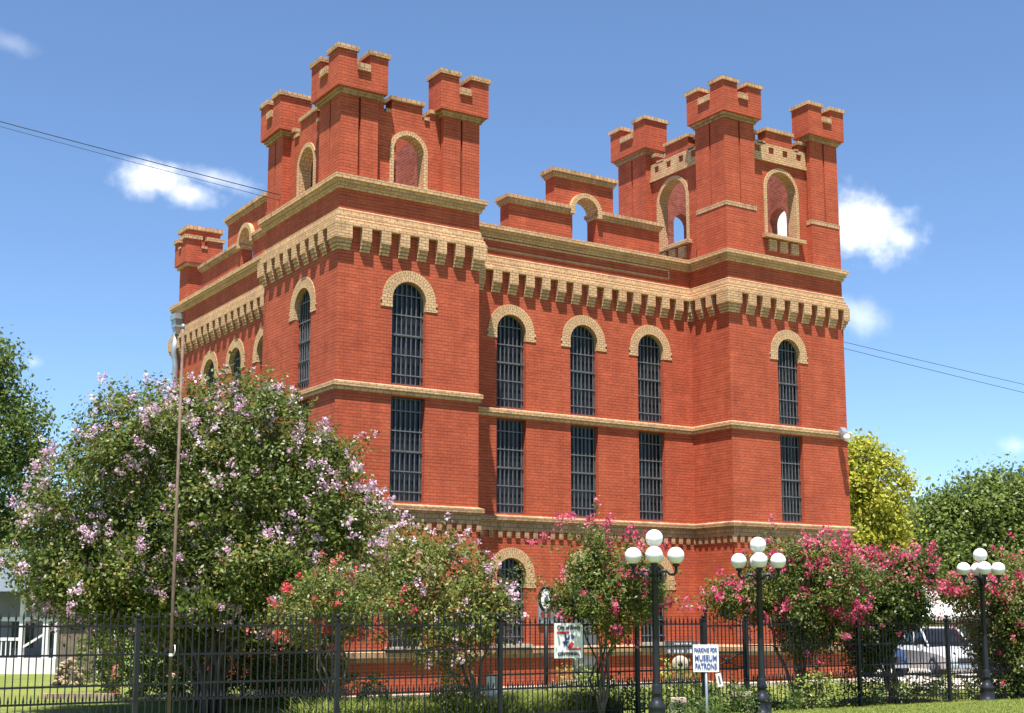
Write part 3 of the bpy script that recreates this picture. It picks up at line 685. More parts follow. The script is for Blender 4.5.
def fill_crown(cr, lobes, n_clump, leaves, clump_r, size, asp, tint0=.5, sprigs=0, spr_len=.4, flowers=0, fl_len=.2, fl_n=22, fl_size=.045, inner=.35, fr=.06, flow_z=None, bias=0):
    vol = np.array([l[1] * l[2] + l[1] * l[3] for l in lobes]); vol = vol / vol.sum()
    def sample(shell):
        i = rng.choice(len(lobes), p=vol); c, rx, rz, ry = lobes[i]
        while True:
            u = unit(rng.normal(size=3))
            rad = rng.uniform(.82, 1.0) if shell else rng.uniform(.3, .9)
            lump = 1 + .16 * math.sin(u[0] * 5 + i * 2) * math.cos(u[2] * 6 + i) + .10 * math.sin(u[1] * 9 + u[2] * 7)
            p = c + (RT * u[0] * rx + FW * u[1] * ry + UPV * u[2] * rz) * rad * lump
            # keep shells on the outside of the union
            if shell:
                inside = False
                for j, (c2, a, b, d) in enumerate(lobes):
                    if j == i: continue
                    q = p - c2; v = (q @ RT / a) ** 2 + (q @ FW / d) ** 2 + (q[2] / b) ** 2
                    if v < .6: inside = True
                if inside and rng.uniform() < .8: continue
            n = unit(RT * u[0] / rx + FW * u[1] / ry + UPV * u[2] / rz); return p, n
    for k in range(n_clump):
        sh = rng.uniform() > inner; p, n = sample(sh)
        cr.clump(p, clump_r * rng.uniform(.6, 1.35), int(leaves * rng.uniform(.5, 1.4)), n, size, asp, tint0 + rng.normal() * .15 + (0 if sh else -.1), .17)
    for k in range(sprigs):
        p, n = sample(True); d = unit(n * .8 + np.array([0, 0, .55]) + rng.normal(size=3) * .35); L = spr_len * rng.uniform(.4, 1.3)
        cr.sprig(p, d, L, int(leaves * .5), size, asp, tint0 + .12 + rng.normal() * .12)
        if rng.uniform() < .55 and flowers: cr.flower(p + d * L * .95, d, fl_len, fl_n, fl_size, fr)
    for k in range(flowers):
        while True:
            p, n = sample(True)
            if n @ FW < .35 or rng.uniform() < .3: break
        d = unit(n * .7 + np.array([0, 0, .5]) + rng.normal(size=3) * .4)
        m = 1 if rng.uniform() < .6 else rng.integers(2, 5)
        for q in range(m): cr.flower(p + rng.normal(size=3) * .09 * (m > 1) + n * .1, d, fl_len * rng.uniform(.6, 1.2), fl_n, fl_size, fr)
def stems(root, base, tops, r0, mat, name='trunk', wob=.12):
    mb = MB(); base = Vector(base)
    for t in tops:
        t = Vector(t); pts = []
        off = Vector((random.uniform(-.16, .16), random.uniform(-.16, .16), 0)) * (r0 / .06) * (2.6 if len(tops) > 9 else 1)
        for i in range(7):
            k = i / 6; p = base + off * min(1, k * 3 + .3) + (t - base) * k; p.x = base.x + off.x + (t.x - base.x) * k ** 1.6 + random.uniform(-wob, wob) * math.sin(k * 3.1); p.y = base.y + off.y + (t.y - base.y) * k ** 1.6 + random.uniform(-wob, wob) * math.sin(k * 3.1)
            pts.append(p)
        mb.tube(pts, [r0 * (1.1 - .78 * i / 6) for i in range(7)], 8)
    return mb.build(name, mat, root, uv=False)
def tree(name, label, cat, group, base, lobes, crown, trunk_mat, leafm, flm, nst, r0, tk=.9):
    root = thing(name, base, label, cat, group)
    idx = sorted(range(len(lobes)), key=lambda i: -lobes[i][1] * lobes[i][2])
    tops = []
    for k in range(nst):
        c, rx, rz, ry = lobes[idx[k % len(idx)]]; tops.append(c + RT * random.uniform(-.3, .3) * rx + FW * random.uniform(-.3, .3) * ry + UPV * rz * .3)
    stems(root, base, tops, r0, trunk_mat); crown.make(root, leafm, flm); return root
GRP_C = 'crape myrtles in bloom along the fence'
# the large lavender crape myrtle at the left
L = lobes_px([(205, 500, 130, 108, 30, 2.6), (250, 440, 72, 58, 30, 2.0), (165, 445, 78, 55, 30, 2.0), (95, 500, 58, 62, 30.3, 1.8), (62, 552, 50, 46, 30.5, 1.7), (120, 570, 85, 48, 29.8, 2.0), (310, 500, 62, 70, 29.5, 1.9), (345, 535, 48, 52, 29, 1.6),
    (250, 580, 90, 50, 29.2, 2.2), (320, 580, 60, 42, 28.8, 1.6), (150, 592, 110, 38, 29.5, 2.0), (205, 540, 150, 90, 31.2, 2.2), (260, 612, 90, 34, 31.5, 1.3), (205, 535, 100, 90, 35, 2.2), (285, 540, 55, 80, 33, 1.5), (200, 618, 90, 26, 34, 1.6), (320, 610, 50, 30, 32, 1.2)])  # rearmost and lowest lobes are added to cast shade on the jail wall
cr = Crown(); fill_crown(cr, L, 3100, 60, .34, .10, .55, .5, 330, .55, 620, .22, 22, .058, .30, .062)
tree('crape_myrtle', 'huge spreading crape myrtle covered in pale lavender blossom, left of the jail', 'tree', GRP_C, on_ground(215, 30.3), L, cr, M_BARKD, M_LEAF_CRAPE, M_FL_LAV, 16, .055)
# low red-flowered one growing through the fence in front of it
L = lobes_px([(330, 600, 48, 30, 24.4, .8), (372, 608, 34, 28, 24.2, .7), (300, 620, 30, 22, 24.4, .6)])
cr = Crown(); fill_crown(cr, L, 190, 44, .2, .07, .52, .55, 40, .4, 22, .13, 14, .05, .2, .05)
tree('crape_myrtle', 'low sprawling crape myrtle with sparse coral red flowers under the big lavender one', 'tree', GRP_C, on_ground(335, 24.4), L, cr, M_BARK, M_LEAF_CRAPE2, M_FL_RED, 4, .025)
# mixed one in front of the near tower
L = lobes_px([(430, 590, 62, 46, 25.2, 1.1), (415, 560, 38, 28, 25.4, .8), (468, 618, 38, 28, 25.0, .8), (492, 606, 18, 14, 25.0, .5), (440, 640, 30, 30, 24.6, .6)])
cr = Crown(); fill_crown(cr, L, 420, 46, .21, .078, .52, .58, 90, .42, 50, .13, 12, .05, .25, .05)
for q in range(5):
    p = np.array(at(505 + q * 4, 575 + q * 8, 25.0)); cr.sprig(p, unit(RT * .7 + UPV * .4), .6, 40, .06, .5, .6, .05)
for (x, y) in ((451, 671),(446, 690),(468, 660)): cr.sprig(np.array(at(x, y, 24.3)), np.array([0, 0, 1.]), .5, 60, .06, .5, .75, .08)
tree('crape_myrtle', 'bushy crape myrtle with a few lavender and red flowers in front of the near tower', 'tree', GRP_C, on_ground(478, 25), L, cr, M_BARK, M_LEAF_CRAPE2, M_FL_LAV, 5, .035)
# middle, hot pink, by the first lamp
L = lobes_px([(603, 592, 42, 28, 25.6, .9), (622, 572, 26, 26, 25.6, .7), (586, 572, 20, 28, 25.6, .6), (638, 600, 28, 18, 25.4, .6), (598, 548, 12, 18, 25.6, .45), (612, 622, 18, 22, 25.5, .4), (568, 604, 20, 12, 25.6, .4)])
cr = Crown(); fill_crown(cr, L, 330, 44, .19, .075, .52, .45, 60, .45, 8, .2, 16, .055, .3, .06)
for (x, y, dx, dy, n, ln) in ((578, 556, -.35, 1, 50, .7), (592, 548, -.15, 1, 46, .4), (566, 552, -1, .25, 34, .5), (626, 556, .2, 1, 50, .45), (655, 600, 1, -.15, 40, .75), (540, 582, -1, .05, 50, .8), (640, 570, .5, .5, 40, .5), (606, 540, .15, 1, 34, .4)):
    d = unit(RT * dx + UPV * dy); p = np.array(at(x, y, 25.3)); cr.sprig(p, d, ln, n, .065, .5, .6, .05)
    for k in range(2): cr.flower(p + d * ln + rng.normal(size=3) * .06, d, .17, 15, .048, .05)
for (x, y) in ((561, 524), (572, 518), (600, 526), (608, 523), (652, 560), (640, 552), (645, 577), (668, 607), (686, 607), (654, 613), (617, 632), (632, 574), (650, 588), (541, 539)):
    for k in range(2): cr.flower(np.array(at(x + rng.uniform(-4, 4), y + rng.uniform(-3, 3), 24.9)), unit(UPV + rng.normal(size=3) * .5), .18, 17, .05, .055)
tree('crape_myrtle', 'slender crape myrtle with hot pink flowers at its tips, beside the nearest lamp post', 'tree', GRP_C, on_ground(600, 25.6), L, cr, M_BARKD, M_LEAF_CRAPE2, M_FL_PINK, 6, .026)
# right, dense pink
L = lobes_px([(800, 590, 56, 36, 29.5, 1.3), (835, 585, 36, 36, 29.3, 1.1), (790, 565, 36, 24, 29.5, 1.0), (755, 598, 36, 22, 29.2, .9), (730, 600, 22, 14, 29.0, .6), (815, 625, 32, 22, 29.4, .7), (795, 640, 16, 16, 29.4, .5)])
cr = Crown(); fill_crown(cr, L, 560, 50, .24, .08, .52, .42, 90, .45, 70, .18, 20, .055, .3, .055)
for (x, y) in [(rng.uniform(775, 862), rng.uniform(538, 575)) for _ in range(44)] + [(rng.uniform(716, 760), rng.uniform(585, 605)) for _ in range(12)] + [(rng.uniform(830, 864), rng.uniform(570, 630)) for _ in range(16)]: cr.flower(np.array(at(x, y, 28.6)), unit(UPV + rng.normal(size=3) * .5), .2, 22, .056, .06)
tree('crape_myrtle', 'broad crape myrtle thick with hot pink flowers in front of the far tower', 'tree', GRP_C, on_ground(795, 29.5), L, cr, M_BARK, M_LEAF_CRAPE2, M_FL_PINK, 5, .045)
L = lobes_px([(880, 598, 38, 36, 31, 1.2), (902, 604, 24, 20, 31, .8), (866, 615, 28, 40, 31, 1.0), (890, 572, 32, 16, 31, .9), (922, 566, 12, 14, 31, .5), (868, 650, 18, 24, 31, .6)])
cr = Crown(); fill_crown(cr, L, 640, 50, .26, .085, .52, .32, 60, .45, 18, .18, 14, .055, .3, .055)
for (x, y) in [(rng.uniform(862, 938), rng.uniform(548, 590)) for _ in range(40)]: cr.flower(np.array(at(x, y, 30.2)), unit(UPV + rng.normal(size=3) * .5), .22, 20, .06, .07)
tree('crape_myrtle', 'dark leaved crape myrtle with pink flowers on top, just right of the jail corner', 'tree', GRP_C, on_ground(890, 31), L, cr, M_BARK, M_LEAF_CRAPE, M_FL_PINK, 5, .045)
L = lobes_px([(1006, 612, 42, 32, 32.8, 1.1), (1014, 650, 32, 42, 32.6, .9), (966, 590, 26, 11, 32.6, .8), (1034, 600, 40, 40, 32.8, 1.2), (992, 640, 18, 34, 32.6, .6)])
cr = Crown(); fill_crown(cr, L, 640, 50, .26, .085, .52, .48, 80, .5, 30, .18, 15, .055, .3, .055)
for (x, y) in [(rng.uniform(932, 1026), rng.uniform(578, 602)) for _ in range(46)]: cr.flower(np.array(at(x, y, 31.9)), unit(UPV + rng.normal(size=3) * .5), .22, 20, .06, .07)
tree('crape_myrtle', 'arching crape myrtle heavy with hot pink flowers at the right edge, under the third lamp', 'tree', GRP_C, on_ground(1012, 32.8), L, cr, M_BARK, M_LEAF_CRAPE2, M_FL_PINK, 5, .045)
# background trees
def bg_tree(name, label, base_px, D, L, n, leaves, cr_r, size, mat, r0=.25, tint=.5, sp=60, group=None, dep=None):
    cr = Crown(); fill_crown(cr, L, n, leaves, cr_r, size, .6, tint, sp, .9, 0, inner=.3)
    return tree(name, label, 'tree', group, on_ground(base_px, D), L, cr, M_BARKD, mat, None, 4, r0)
bg_tree('shade_tree', 'dark green shade tree reaching in at the left edge of the photo', -30, 66, lobes_px([(-30, 470, 72, 80, 66, 4.0), (10, 420, 34, 26, 66, 1.9), (-10, 375, 26, 36, 66, 2.0), (-40, 370, 50, 50, 66, 2.8), (-35, 555, 64, 60, 66, 3.3), (5, 545, 26, 28, 66, 1.8), (12, 455, 24, 22, 66, 1.5)]), 950, 34, .74, .23, M_LEAF_OAK, .35, .55, 130)
bg_tree('yellowing_tree', 'yellow green upright tree behind the right corner of the jail', 862, 62, lobes_px([(862, 520, 42, 66, 62, 2.0), (872, 490, 36, 42, 62, 1.8), (850, 475, 34, 36, 62, 1.7), (880, 540, 22, 40, 62, 1.4)]), 620, 32, .55, .2, M_LEAF_YEL, .22, .5, 90)
GB_ = 'green trees behind the pale building'
bg_tree('leafy_tree', 'tall round green tree rising over the third lamp post', 985, 72, lobes_px([(985, 540, 66, 52, 72, 3.2), (978, 506, 34, 32, 72, 2.2), (1018, 506, 42, 34, 72, 2.4), (948, 536, 40, 36, 72, 2.4), (1000, 566, 70, 46, 71, 3), (938, 516, 18, 16, 72, 1.3)]), 1000, 32, .75, .24, M_LEAF_OAK, .35, .64, 120, GB_)
bg_tree('leafy_tree', 'green tree at the right edge of the photo, partly cut off', 1070, 76, lobes_px([(1060, 535, 58, 62, 76, 3.2), (1050, 570, 60, 50, 76, 3)]), 420, 30, .8, .25, M_LEAF_OAK, .35, .6, 60, GB_)
bg_tree('leafy_tree', 'lower bluish green tree between the yellow tree and the tall green one', 905, 88, lobes_px([(905, 550, 42, 36, 88, 3), (925, 535, 34, 30, 88, 2.6), (885, 560, 40, 40, 88, 2.8)]), 420, 30, .9, .28, M_LEAF_OAK, .3, .5, 60, GB_)
# far wood along the horizon
def far_wood():
    cr = Crown()
    for k in range(420):
        a = rng.uniform(-.62, .62); Dd = rng.uniform(150, 230); p = CAM + (FWD + RIGHT * math.tan(a)) * Dd; h = rng.uniform(4.5, 9)
        for q in range(5):
            c = np.array([p.x + rng.uniform(-4, 4), p.y + rng.uniform(-4, 4), -1.4 + h * rng.uniform(.1, 1)]); cr.clump(c, 3.2, 16, unit(-FW + UPV * .5), 1.1, .7, .4, .2)
    o = quads_obj('distant_wood', np.concatenate(cr.V), np.concatenate(cr.T), M_LEAF_OAK, None); tag(o, 'distant belt of trees along the horizon', 'wood', kind='stuff')
far_wood()

# ------------------------------------------------------------------ planting at the fence
def blades(name, label, cells, n, h, mat, w=.012, kind='stuff', cat='grass', lean=.5):
    P = []
    for k in range(n):
        x0, x1, y0, y1 = cells[rng.integers(len(cells))]; x, y = rng.uniform(x0, x1), rng.uniform(y0, y1); P.append((x, y, gz(x, y)))
    P = np.array(P); a = rng.uniform(0, 2 * np.pi, n); hh = h * rng.uniform(.5, 1.2, n)
    d = np.stack([np.cos(a), np.sin(a), np.zeros(n)], 1); s = np.stack([-np.sin(a), np.cos(a), np.zeros(n)], 1)
    up = np.array([0, 0, 1.]); hh = hh[:, None]; m = P + up * hh * .62 + d * hh * lean * .3; t = P + up * hh * .9 + d * hh * lean
    tint = rng.uniform(0, 1, n)
    V = np.concatenate([np.stack([P - s * w, P + s * w, m + s * w * .8, m - s * w * .8], 1), np.stack([m - s * w * .8, m + s * w * .8, t + s * w * .1, t - s * w * .1], 1)])
    o = quads_obj(name, V, np.concatenate([tint, tint]), mat, None); tag(o, label, cat, kind=kind); return o
blades('border_grass', 'bright green border grass in clumps along the inside of the fence', [(-4.9, -1.2, -10.5, -8.6), (-4.4, .6, -10.4, -9), (-1.4, 1.4, -10.3, -8.6)], 12000, .5, M_BLADE, .012, lean=.6)
blades('lawn_grass', 'short lawn grass outside the fence at lower right', [(2.5, 16, -14.5, -11.2)], 42000, .075, M_BLADE, .006, lean=.7)
FENCE_Y = -10.8
GRP_S = 'shrubs along the fence'
def bush(px, D, w, h, mat, label, n=26, lv=34, size=.075, name='shrub'):
    b = on_ground(px, D); r = thing(name, b, label, 'shrub', GRP_S)
    c = np.array(b) + UPV * h * .52; L = [(c, w, h * .5, w * .75), (c + RT * w * .5 - UPV * h * .1, w * .55, h * .36, w * .5), (c - RT * w * .5 - UPV * h * .08, w * .55, h * .38, w * .5)]
    cr = Crown(); fill_crown(cr, L, n, lv, .2, size, .5, .5, n // 2, .3, 0, inner=.25); stems(r, b, [Vector(c) + Vector((random.uniform(-w, w) * .5, random.uniform(-w, w) * .4, h * .2)) for _ in range(3)], .014, M_BARKD, 'stem'); cr.make(r, mat, None, 'foliage')
for a in ((612, 26.5, .75, .62, M_LEAF_SHRUB, 'low dark shrub at the foot of the pink tree by the nearest lamp'), (578, 28, .42, .95, M_LEAF_LIME, 'yellow green young bush in front of the grey jail door'),
          (700, 27.8, .8, .6, M_LEAF_SHRUB, 'dark green shrub behind the parking sign'), (676, 29, .38, .95, M_LEAF_LIME, 'thin lime leaved plant below the round stone disc'), (735, 27.2, .6, .5, M_LEAF_SHRUB, 'rounded shrub inside the gate'),
          (772, 27.9, .55, .45, M_LEAF_SHRUB, 'leafy shrub at the foot of the second lamp'), (808, 28.6, .6, .75, M_LEAF_LIME, 'light green fine leaved shrub under the broad pink tree'), (838, 29.5, .9, .5, M_LEAF_SHRUB, 'low hedge shrub near the right corner of the jail'),
          (878, 30.6, .9, .55, M_LEAF_SHRUB, 'dark low shrub below the dark leaved pink tree'), (915, 31.4, .8, .5, M_LEAF_SHRUB, 'low green shrub in front of the white car'), (950, 32, .8, .6, M_LEAF_LIME, 'bright green shrub to the left of the third lamp base'),
          (995, 32.4, .7, .5, M_LEAF_SHRUB, 'small shrub at the foot of the third lamp'), (452, 24.6, .28, .9, M_LEAF_LIME, 'slim upright light leaved plant inside the fence left of the white headstone'), (372, 24.5, .26, .8, M_LEAF_SHRUB, 'slim leafy plant inside the fence under the coral red flowers'),
          (135, 37, 1.3, 2.1, M_LEAF_OAK, 'added bushes standing in for tree shade behind the pole, left of the jail wall', 110, 42, .10), (185, 35, 1.5, 2.1, M_LEAF_OAK, 'added bushes standing in for tree shade against the left wall of the jail', 130, 42, .10),  # bushes added to darken the shaded ground and wall under the tree
          (245, 33.6, 1.5, 2.0, M_LEAF_OAK, 'added bushes deepening the shade under the middle of the lavender tree', 130, 42, .10), (300, 32.4, 1.2, 1.7, M_LEAF_OAK, 'added bushes standing in for tree shade at the near corner of the jail', 90, 42, .09),
          (690, 25.4, .6, .34, M_LEAF_SHRUB, 'low mixed shrub in front of the pinkish bench'),
          (625, 29, .7, .4, M_LEAF_SHRUB, 'low shrub in front of the ground floor window')):
    bush(*a)

# ------------------------------------------------------------------ iron fence, gate
RAILS = (.895, .465, .015, -.225, -.68); ZTOP, ZBOT = 1.05, -.85
def spear(mb, x, y, zt, r=.011):
    b = len(mb.v); z0 = zt - .13
    for k, (rr, z) in enumerate(((r, z0), (.022, z0 + .03), (.001, zt))):
        for q in range(4):
            a = math.pi / 2 * q + math.pi / 4; mb.v.append((x + rr * math.cos(a), y + rr * math.sin(a), z))
    for i in range(2):
        for q in range(4): mb.f.append((b + i * 4 + q, b + i * 4 + (q + 1) % 4, b + i * 4 + 4 + (q + 1) % 4, b + i * 4 + 4 + q))
def fence(posts, y, label, sag=0):
    root = thing('iron_fence', ((posts[0] + posts[-1]) / 2, y, -.86), label, 'fence', 'runs of spiked iron fence')
    for x in posts:
        m = MB(); r = .036; m.box(x - r, x + r, y - r, y + r, ZBOT - .3, .98); m.box(x - .046, x + .046, y - .046, y + .046, .98, 1.01)
        po = m.build('post', M_IRON, root, uv=False); m = MB(); m.sphere((x, y, 1.05), .042, 12, 8); m.build('finial', M_IRON, po, uv=False)
    for a, b in zip(posts[:-1], posts[1:]):
        rm = MB()
        for z in RAILS: 
            j = random.uniform(-.008, .008); rm.box(a + .046, b - .046, y - .016, y + .016, z - .015 + j, z + .015 + j)
        pm = MB(); n = max(2, round((b - a - .09) / .108)); p = (b - a - .09) / n
        for i in range(n):
            x = a + .045 + (i + .5) * p + random.uniform(-.004, .004); zt = ZTOP + .07 * (a < -3) + random.uniform(-.01, .01)
            pm.box(x - .0075, x + .0075, y - .024, y - .009, -.225, zt - .12); spear(pm, x, y - .017, zt)
            xs = x + p / 2
            if i < n - 1: pm.box(xs - .0075, xs + .0075, y - .024, y - .010, ZBOT + .03, -.16); spear(pm, xs, y - .017, -.09, .008)
        ro = rm.build('rails', M_IRON, root, uv=False); pm.build('pickets', M_IRON, root, uv=False)
    return root
fence([-16.2, -14.2, -11.6, -8.30, -4.94, -1.75, 1.34, 3.0], FENCE_Y, 'long run of black spiked iron fence from the left edge to the gate')
fence([4.12, 7.33, 10.2, 12.6, 15.6, 18.6], FENCE_Y, 'run of black spiked iron fence right of the gate to the right edge')
def gate():
    x0, x1, y = 3.06, 4.06, FENCE_Y; g = thing('iron_gate', (3.56, y, -.86), 'arched black iron gate with crossed scroll braces behind the parking sign', 'gate')
    fm = MB()
    for x in (x0, x1): fm.box(x - .02, x + .02, y - .02, y + .02, -.8, 1.12 if x == x0 else .96)
    for z in (-.7, .02, .34, .86): fm.box(x0 + .02, x1 - .02, y - .014, y + .014, z - .016, z + .016)
    fm.sphere((x0, y, 1.17), .045, 10, 8); fm.build('gate_frame', M_IRON, g, uv=False)
    pm = MB()
    for i in range(9):
        x = x0 + .1 * (i + 1); zt = 1.20 - .16 * abs(i - 3.2) / 5
        pm.box(x - .008, x + .008, y - .022, y - .006, -.78, zt - .12); spear(pm, x, y - .014, zt)
    pm.build('pickets', M_IRON, g, uv=False)
    s = MB()
    for sx in (-1, 1):
        pts = [(3.56 + sx * (-.46 + .92 * k / 12), y - .04, .18 + .13 * math.sin((k / 12 - .5) * math.pi)) for k in range(13)]; s.tube(pts, .015, 6)
    s.lathe([(.05, -.012), (.07, 0), (.05, .012), (.05, -.012)], (3.56, y - .045, .18), 14, 'y')
    s.build('scroll_brace', M_IRON, g, uv=False)
    for x in (3.0,):
        pass
gate()

# ------------------------------------------------------------------ five-globe lamp posts
def lamp_post(label, loc, rz):
    r = thing('lamp_post', loc, label, 'street lamp', 'five globe lamp posts along the fence', rz)
    b = MB(); b.lathe([(.19, -.1), (.19, .06), (.165, .08), (.15, .26), (.165, .29), (.165, .33), (.11, .40), (.085, .47), (.085, .52), (.10, .53), (.10, .56), (.078, .62), (.085, .68), (.07, .71)], (0, 0, 0), 16); b.build('base', M_LAMPIRON, r, True, False)
    p = MB(); n = 20; prof = [(.068, .68), (.064, 1.2), (.053, 2.75), (.07, 2.78), (.07, 2.82), (.045, 2.86), (.045, 3.05), (.065, 3.07), (.065, 3.10), (.001, 3.11)]
    p.lathe(prof, (0, 0, 0), n)
    base = len(prof)
    for i in range(3):                          # fluting
        for k in range(0, n, 2):
            x, y, z = p.v[i * n + k]; p.v[i * n + k] = (x * .86, y * .86, z)
    p.build('pole', M_LAMPIRON, r, True, False)
    Rg = .155; g = MB(); g.sphere((0, 0, 3.31), Rg + .005, 22, 14); g.build('globe', M_GLOBE, r, True, False)
    for k in range(4):
        a = math.pi / 2 * k; c, s = math.cos(a), math.sin(a); q = lambda d, z: (d * c, d * s, z)
        m = MB(); m.tube([q(.04, 2.62), q(.12, 2.72), q(.2, 2.73), q(.27, 2.66), q(.34, 2.65), q(.385, 2.70), q(.385, 2.82)], [.028, .026, .024, .024, .024, .026, .03], 8)
        m.lathe([(.03, 0), (.062, .02), (.068, .06), (.05, .07)], q(.385, 2.79), 12); m.tube([q(.05, 2.5), q(.14, 2.58), q(.19, 2.7)], .014, 6); ar = m.build('arm', M_LAMPIRON, r, True, False)
        m = MB(); m.sphere(q(.385, 2.995), Rg, 22, 14); m.build('globe', M_GLOBE, r, True, False)
    return r
RZ = R(90) - R(40)
def lamp_at(px, D, label):
    p = on_ground(px, D); return lamp_post(label, p, RZ)
lamp_at(655.5, 24.6, 'nearest five globe black lamp post, between the pink tree and the parking sign')
lamp_at(760, 26.9, 'second five globe black lamp post, standing right of the gate')
lamp_at(983.5, 31.3, 'third five globe black lamp post, at the right behind pink flowers')

# ------------------------------------------------------------------ signs
def facing(loc): 
    d = CAM - Vector(loc); return math.atan2(d.y, d.x) + math.pi / 2
FRONT = Matrix.Rotation(R(90), 4, 'X')
def on_board(z, y=-.012, x=0): return Matrix.Translation((x, y, z)) @ FRONT
def parking_sign():
    p = on_ground(705, 22.6); r = thing('parking_sign', p, 'white parking sign with blue letters on a thin grey pole in front of the gate', 'sign', None, facing(p))
    k = 22.6 / F_PX; zc = 1.02 - (657 - 617.7) * k - p.z; w, h = 25 * k, 26.5 * k
    m = MB(); m.tube([(0, .02, -.3), (0, .02, zc + h * .4)], .022, 10); m.build('pole', M_PIPE, r, True, False)
    m = MB(); m.box(-w / 2, w / 2, -.008, -.002, zc - h / 2, zc + h / 2); bd = m.build('board', M_WHITE, r, True, False)
    for t, dz, wd, sz in (('PARKING FOR', .30, .90, .095), ('MUSEUM', 0, .86, .13), ('PATRONS', -.30, .84, .13)):
        lettering(t, sz * h / .44, M_NAVY, bd, on_board(zc + dz * h, -.014), wd * w, .003)
parking_sign()
def flat_poly(m, pts, y, t=.003):
    m.face([(x, y, z) for x, z in pts]); 
def city_sign():
    c = Vector((-.30, FENCE_Y - .06, .607)); r = thing('city_sign', c, 'white square centennial sign with red and blue emblem hung on the fence', 'sign')
    s = .318; m = MB(); m.box(-s, s, -.006, .006, -s, s); bd = m.build('board', M_WHITE, r, True, False)
    lettering('City of Brady', .11, M_BLACK, bd, on_board(.235, -.012), .52, .002); lettering('CENTENNIAL', .085, M_BLACK, bd, on_board(-.245, -.012), .50, .002)
    red = MB(); flat_poly(red, [(-.27, .165), (.02, .165), (.0, .135), (-.06, .115), (-.27, .125)], -.011); flat_poly(red, [(.05, -.02), (.12, -.05), (.06, -.14), (.27, -.135), (.27, -.17), (0, -.175), (-.03, -.12)], -.011); red.build('red_emblem', M_RED, bd, True, False)
    bl = MB()
    flat_poly(bl, [(-.10, .12), (-.06, .115), (-.04, .04), (.02, .10), (.02, .03), (-.04, -.0), (-.08, .02)], -.0125); flat_poly(bl, [(.03, .10), (.10, .11), (.13, .06), (.09, .02), (.04, .05), (.06, .07)], -.0125)
    cx, cz = -.075, -.045; st = []
    for k in range(10):
        a = math.pi / 2 + k * math.pi / 5; rr = .085 if k % 2 == 0 else .036; st.append((cx + rr * math.cos(a), cz + rr * math.sin(a)))
    flat_poly(bl, st, -.0125); bl.build('blue_emblem', M_NAVY, bd, True, False)
city_sign()
def slate_sign():
    p = on_ground(681, 31); k = 31 / F_PX; zc = 1.02 - (646.5 - 617.7) * k - p.z; w, h = 33 * k, 13 * k
    r = thing('slate_sign', p, 'dark grey board with faded white lettering on two posts in front of the jail', 'sign', None, facing(p))
    m = MB(); m.box(-w / 2, w / 2, -.02, .02, zc - h / 2, zc + h / 2); bd = m.build('board', M_SLATE, r, True, False)
    for sx in (-1, 1):
        m = MB(); m.box(sx * w * .42 - .03, sx * w * .42 + .03, .021, .07, -.2, zc + h * .4); m.build('post', M_IRON, r, True, False)
    m = MB()                                     # worn letters, only strokes of paint are left
    for row, (z, hh) in enumerate(((zc + h * .28, .05), (zc - h * .28, .09))):
        x = -w * (.30 if row == 0 else .42)
        while x < w * (.30 if row == 0 else .42):
            lw = random.uniform(.02, .05)
            if random.random() < .82: m.box(x, x + lw, -.024, -.0202, z - hh * random.uniform(.3, .5), z + hh * random.uniform(.3, .5))
            x += lw + random.uniform(.014, .03)
    m.build('faded_lettering', M_WHITEW, bd, True, False)
slate_sign()
def disc():
    p = on_ground(679.5, 30); k = 30 / F_PX; zc = 1.02 - (663 - 617.7) * k - p.z; rd = 8.6 * k
    r = thing('millstone', p, 'round pale millstone on edge with a dark hole, under the grey board', 'millstone', None, facing(p))
    m = MB(); m.lathe([(.055, -.05), (rd, -.05), (rd, .06), (.055, .06), (.055, -.05)], (0, 0, zc), 28, 'y'); m.build('stone_disc', M_CONC, r, True, False)
    m = MB(); m.box(-.05, .05, .061, .1, -.2, zc); m.box(-.02, .02, -.08, -.05, zc - rd * .8, zc + .02); m.build('stand', M_IRON, r, True, False)
disc()
def small_tag():
    p = on_ground(718, 27); r = thing('notice_stake', p, 'small white notice leaning on a stake inside the gate', 'notice', None, facing(p)); k = 27 / F_PX; zc = 1.02 - (678 - 617.7) * k - p.z
    m = MB(); m.obox((0, 0, zc), (.98, 0, .2), (0, 1, 0), (-.2, 0, .98), 2.6 * k, .008, 6.4 * k); b = m.build('board', M_WHITE, r, True, False)
    m = MB(); m.obox((0, .02, zc / 2 - .05), (1, 0, 0), (0, 1, 0), (0, 0, 1), .012, .01, zc / 2 + .05); m.build('stake', M_RUST, r, True, False)
    m = MB(); m.obox((0, -.0095, zc), (.98, 0, .2), (0, 1, 0), (-.2, 0, .98), .8 * k, .001, 4 * k); m.build('faded_lettering', M_SLATE, b, True, False)
small_tag()
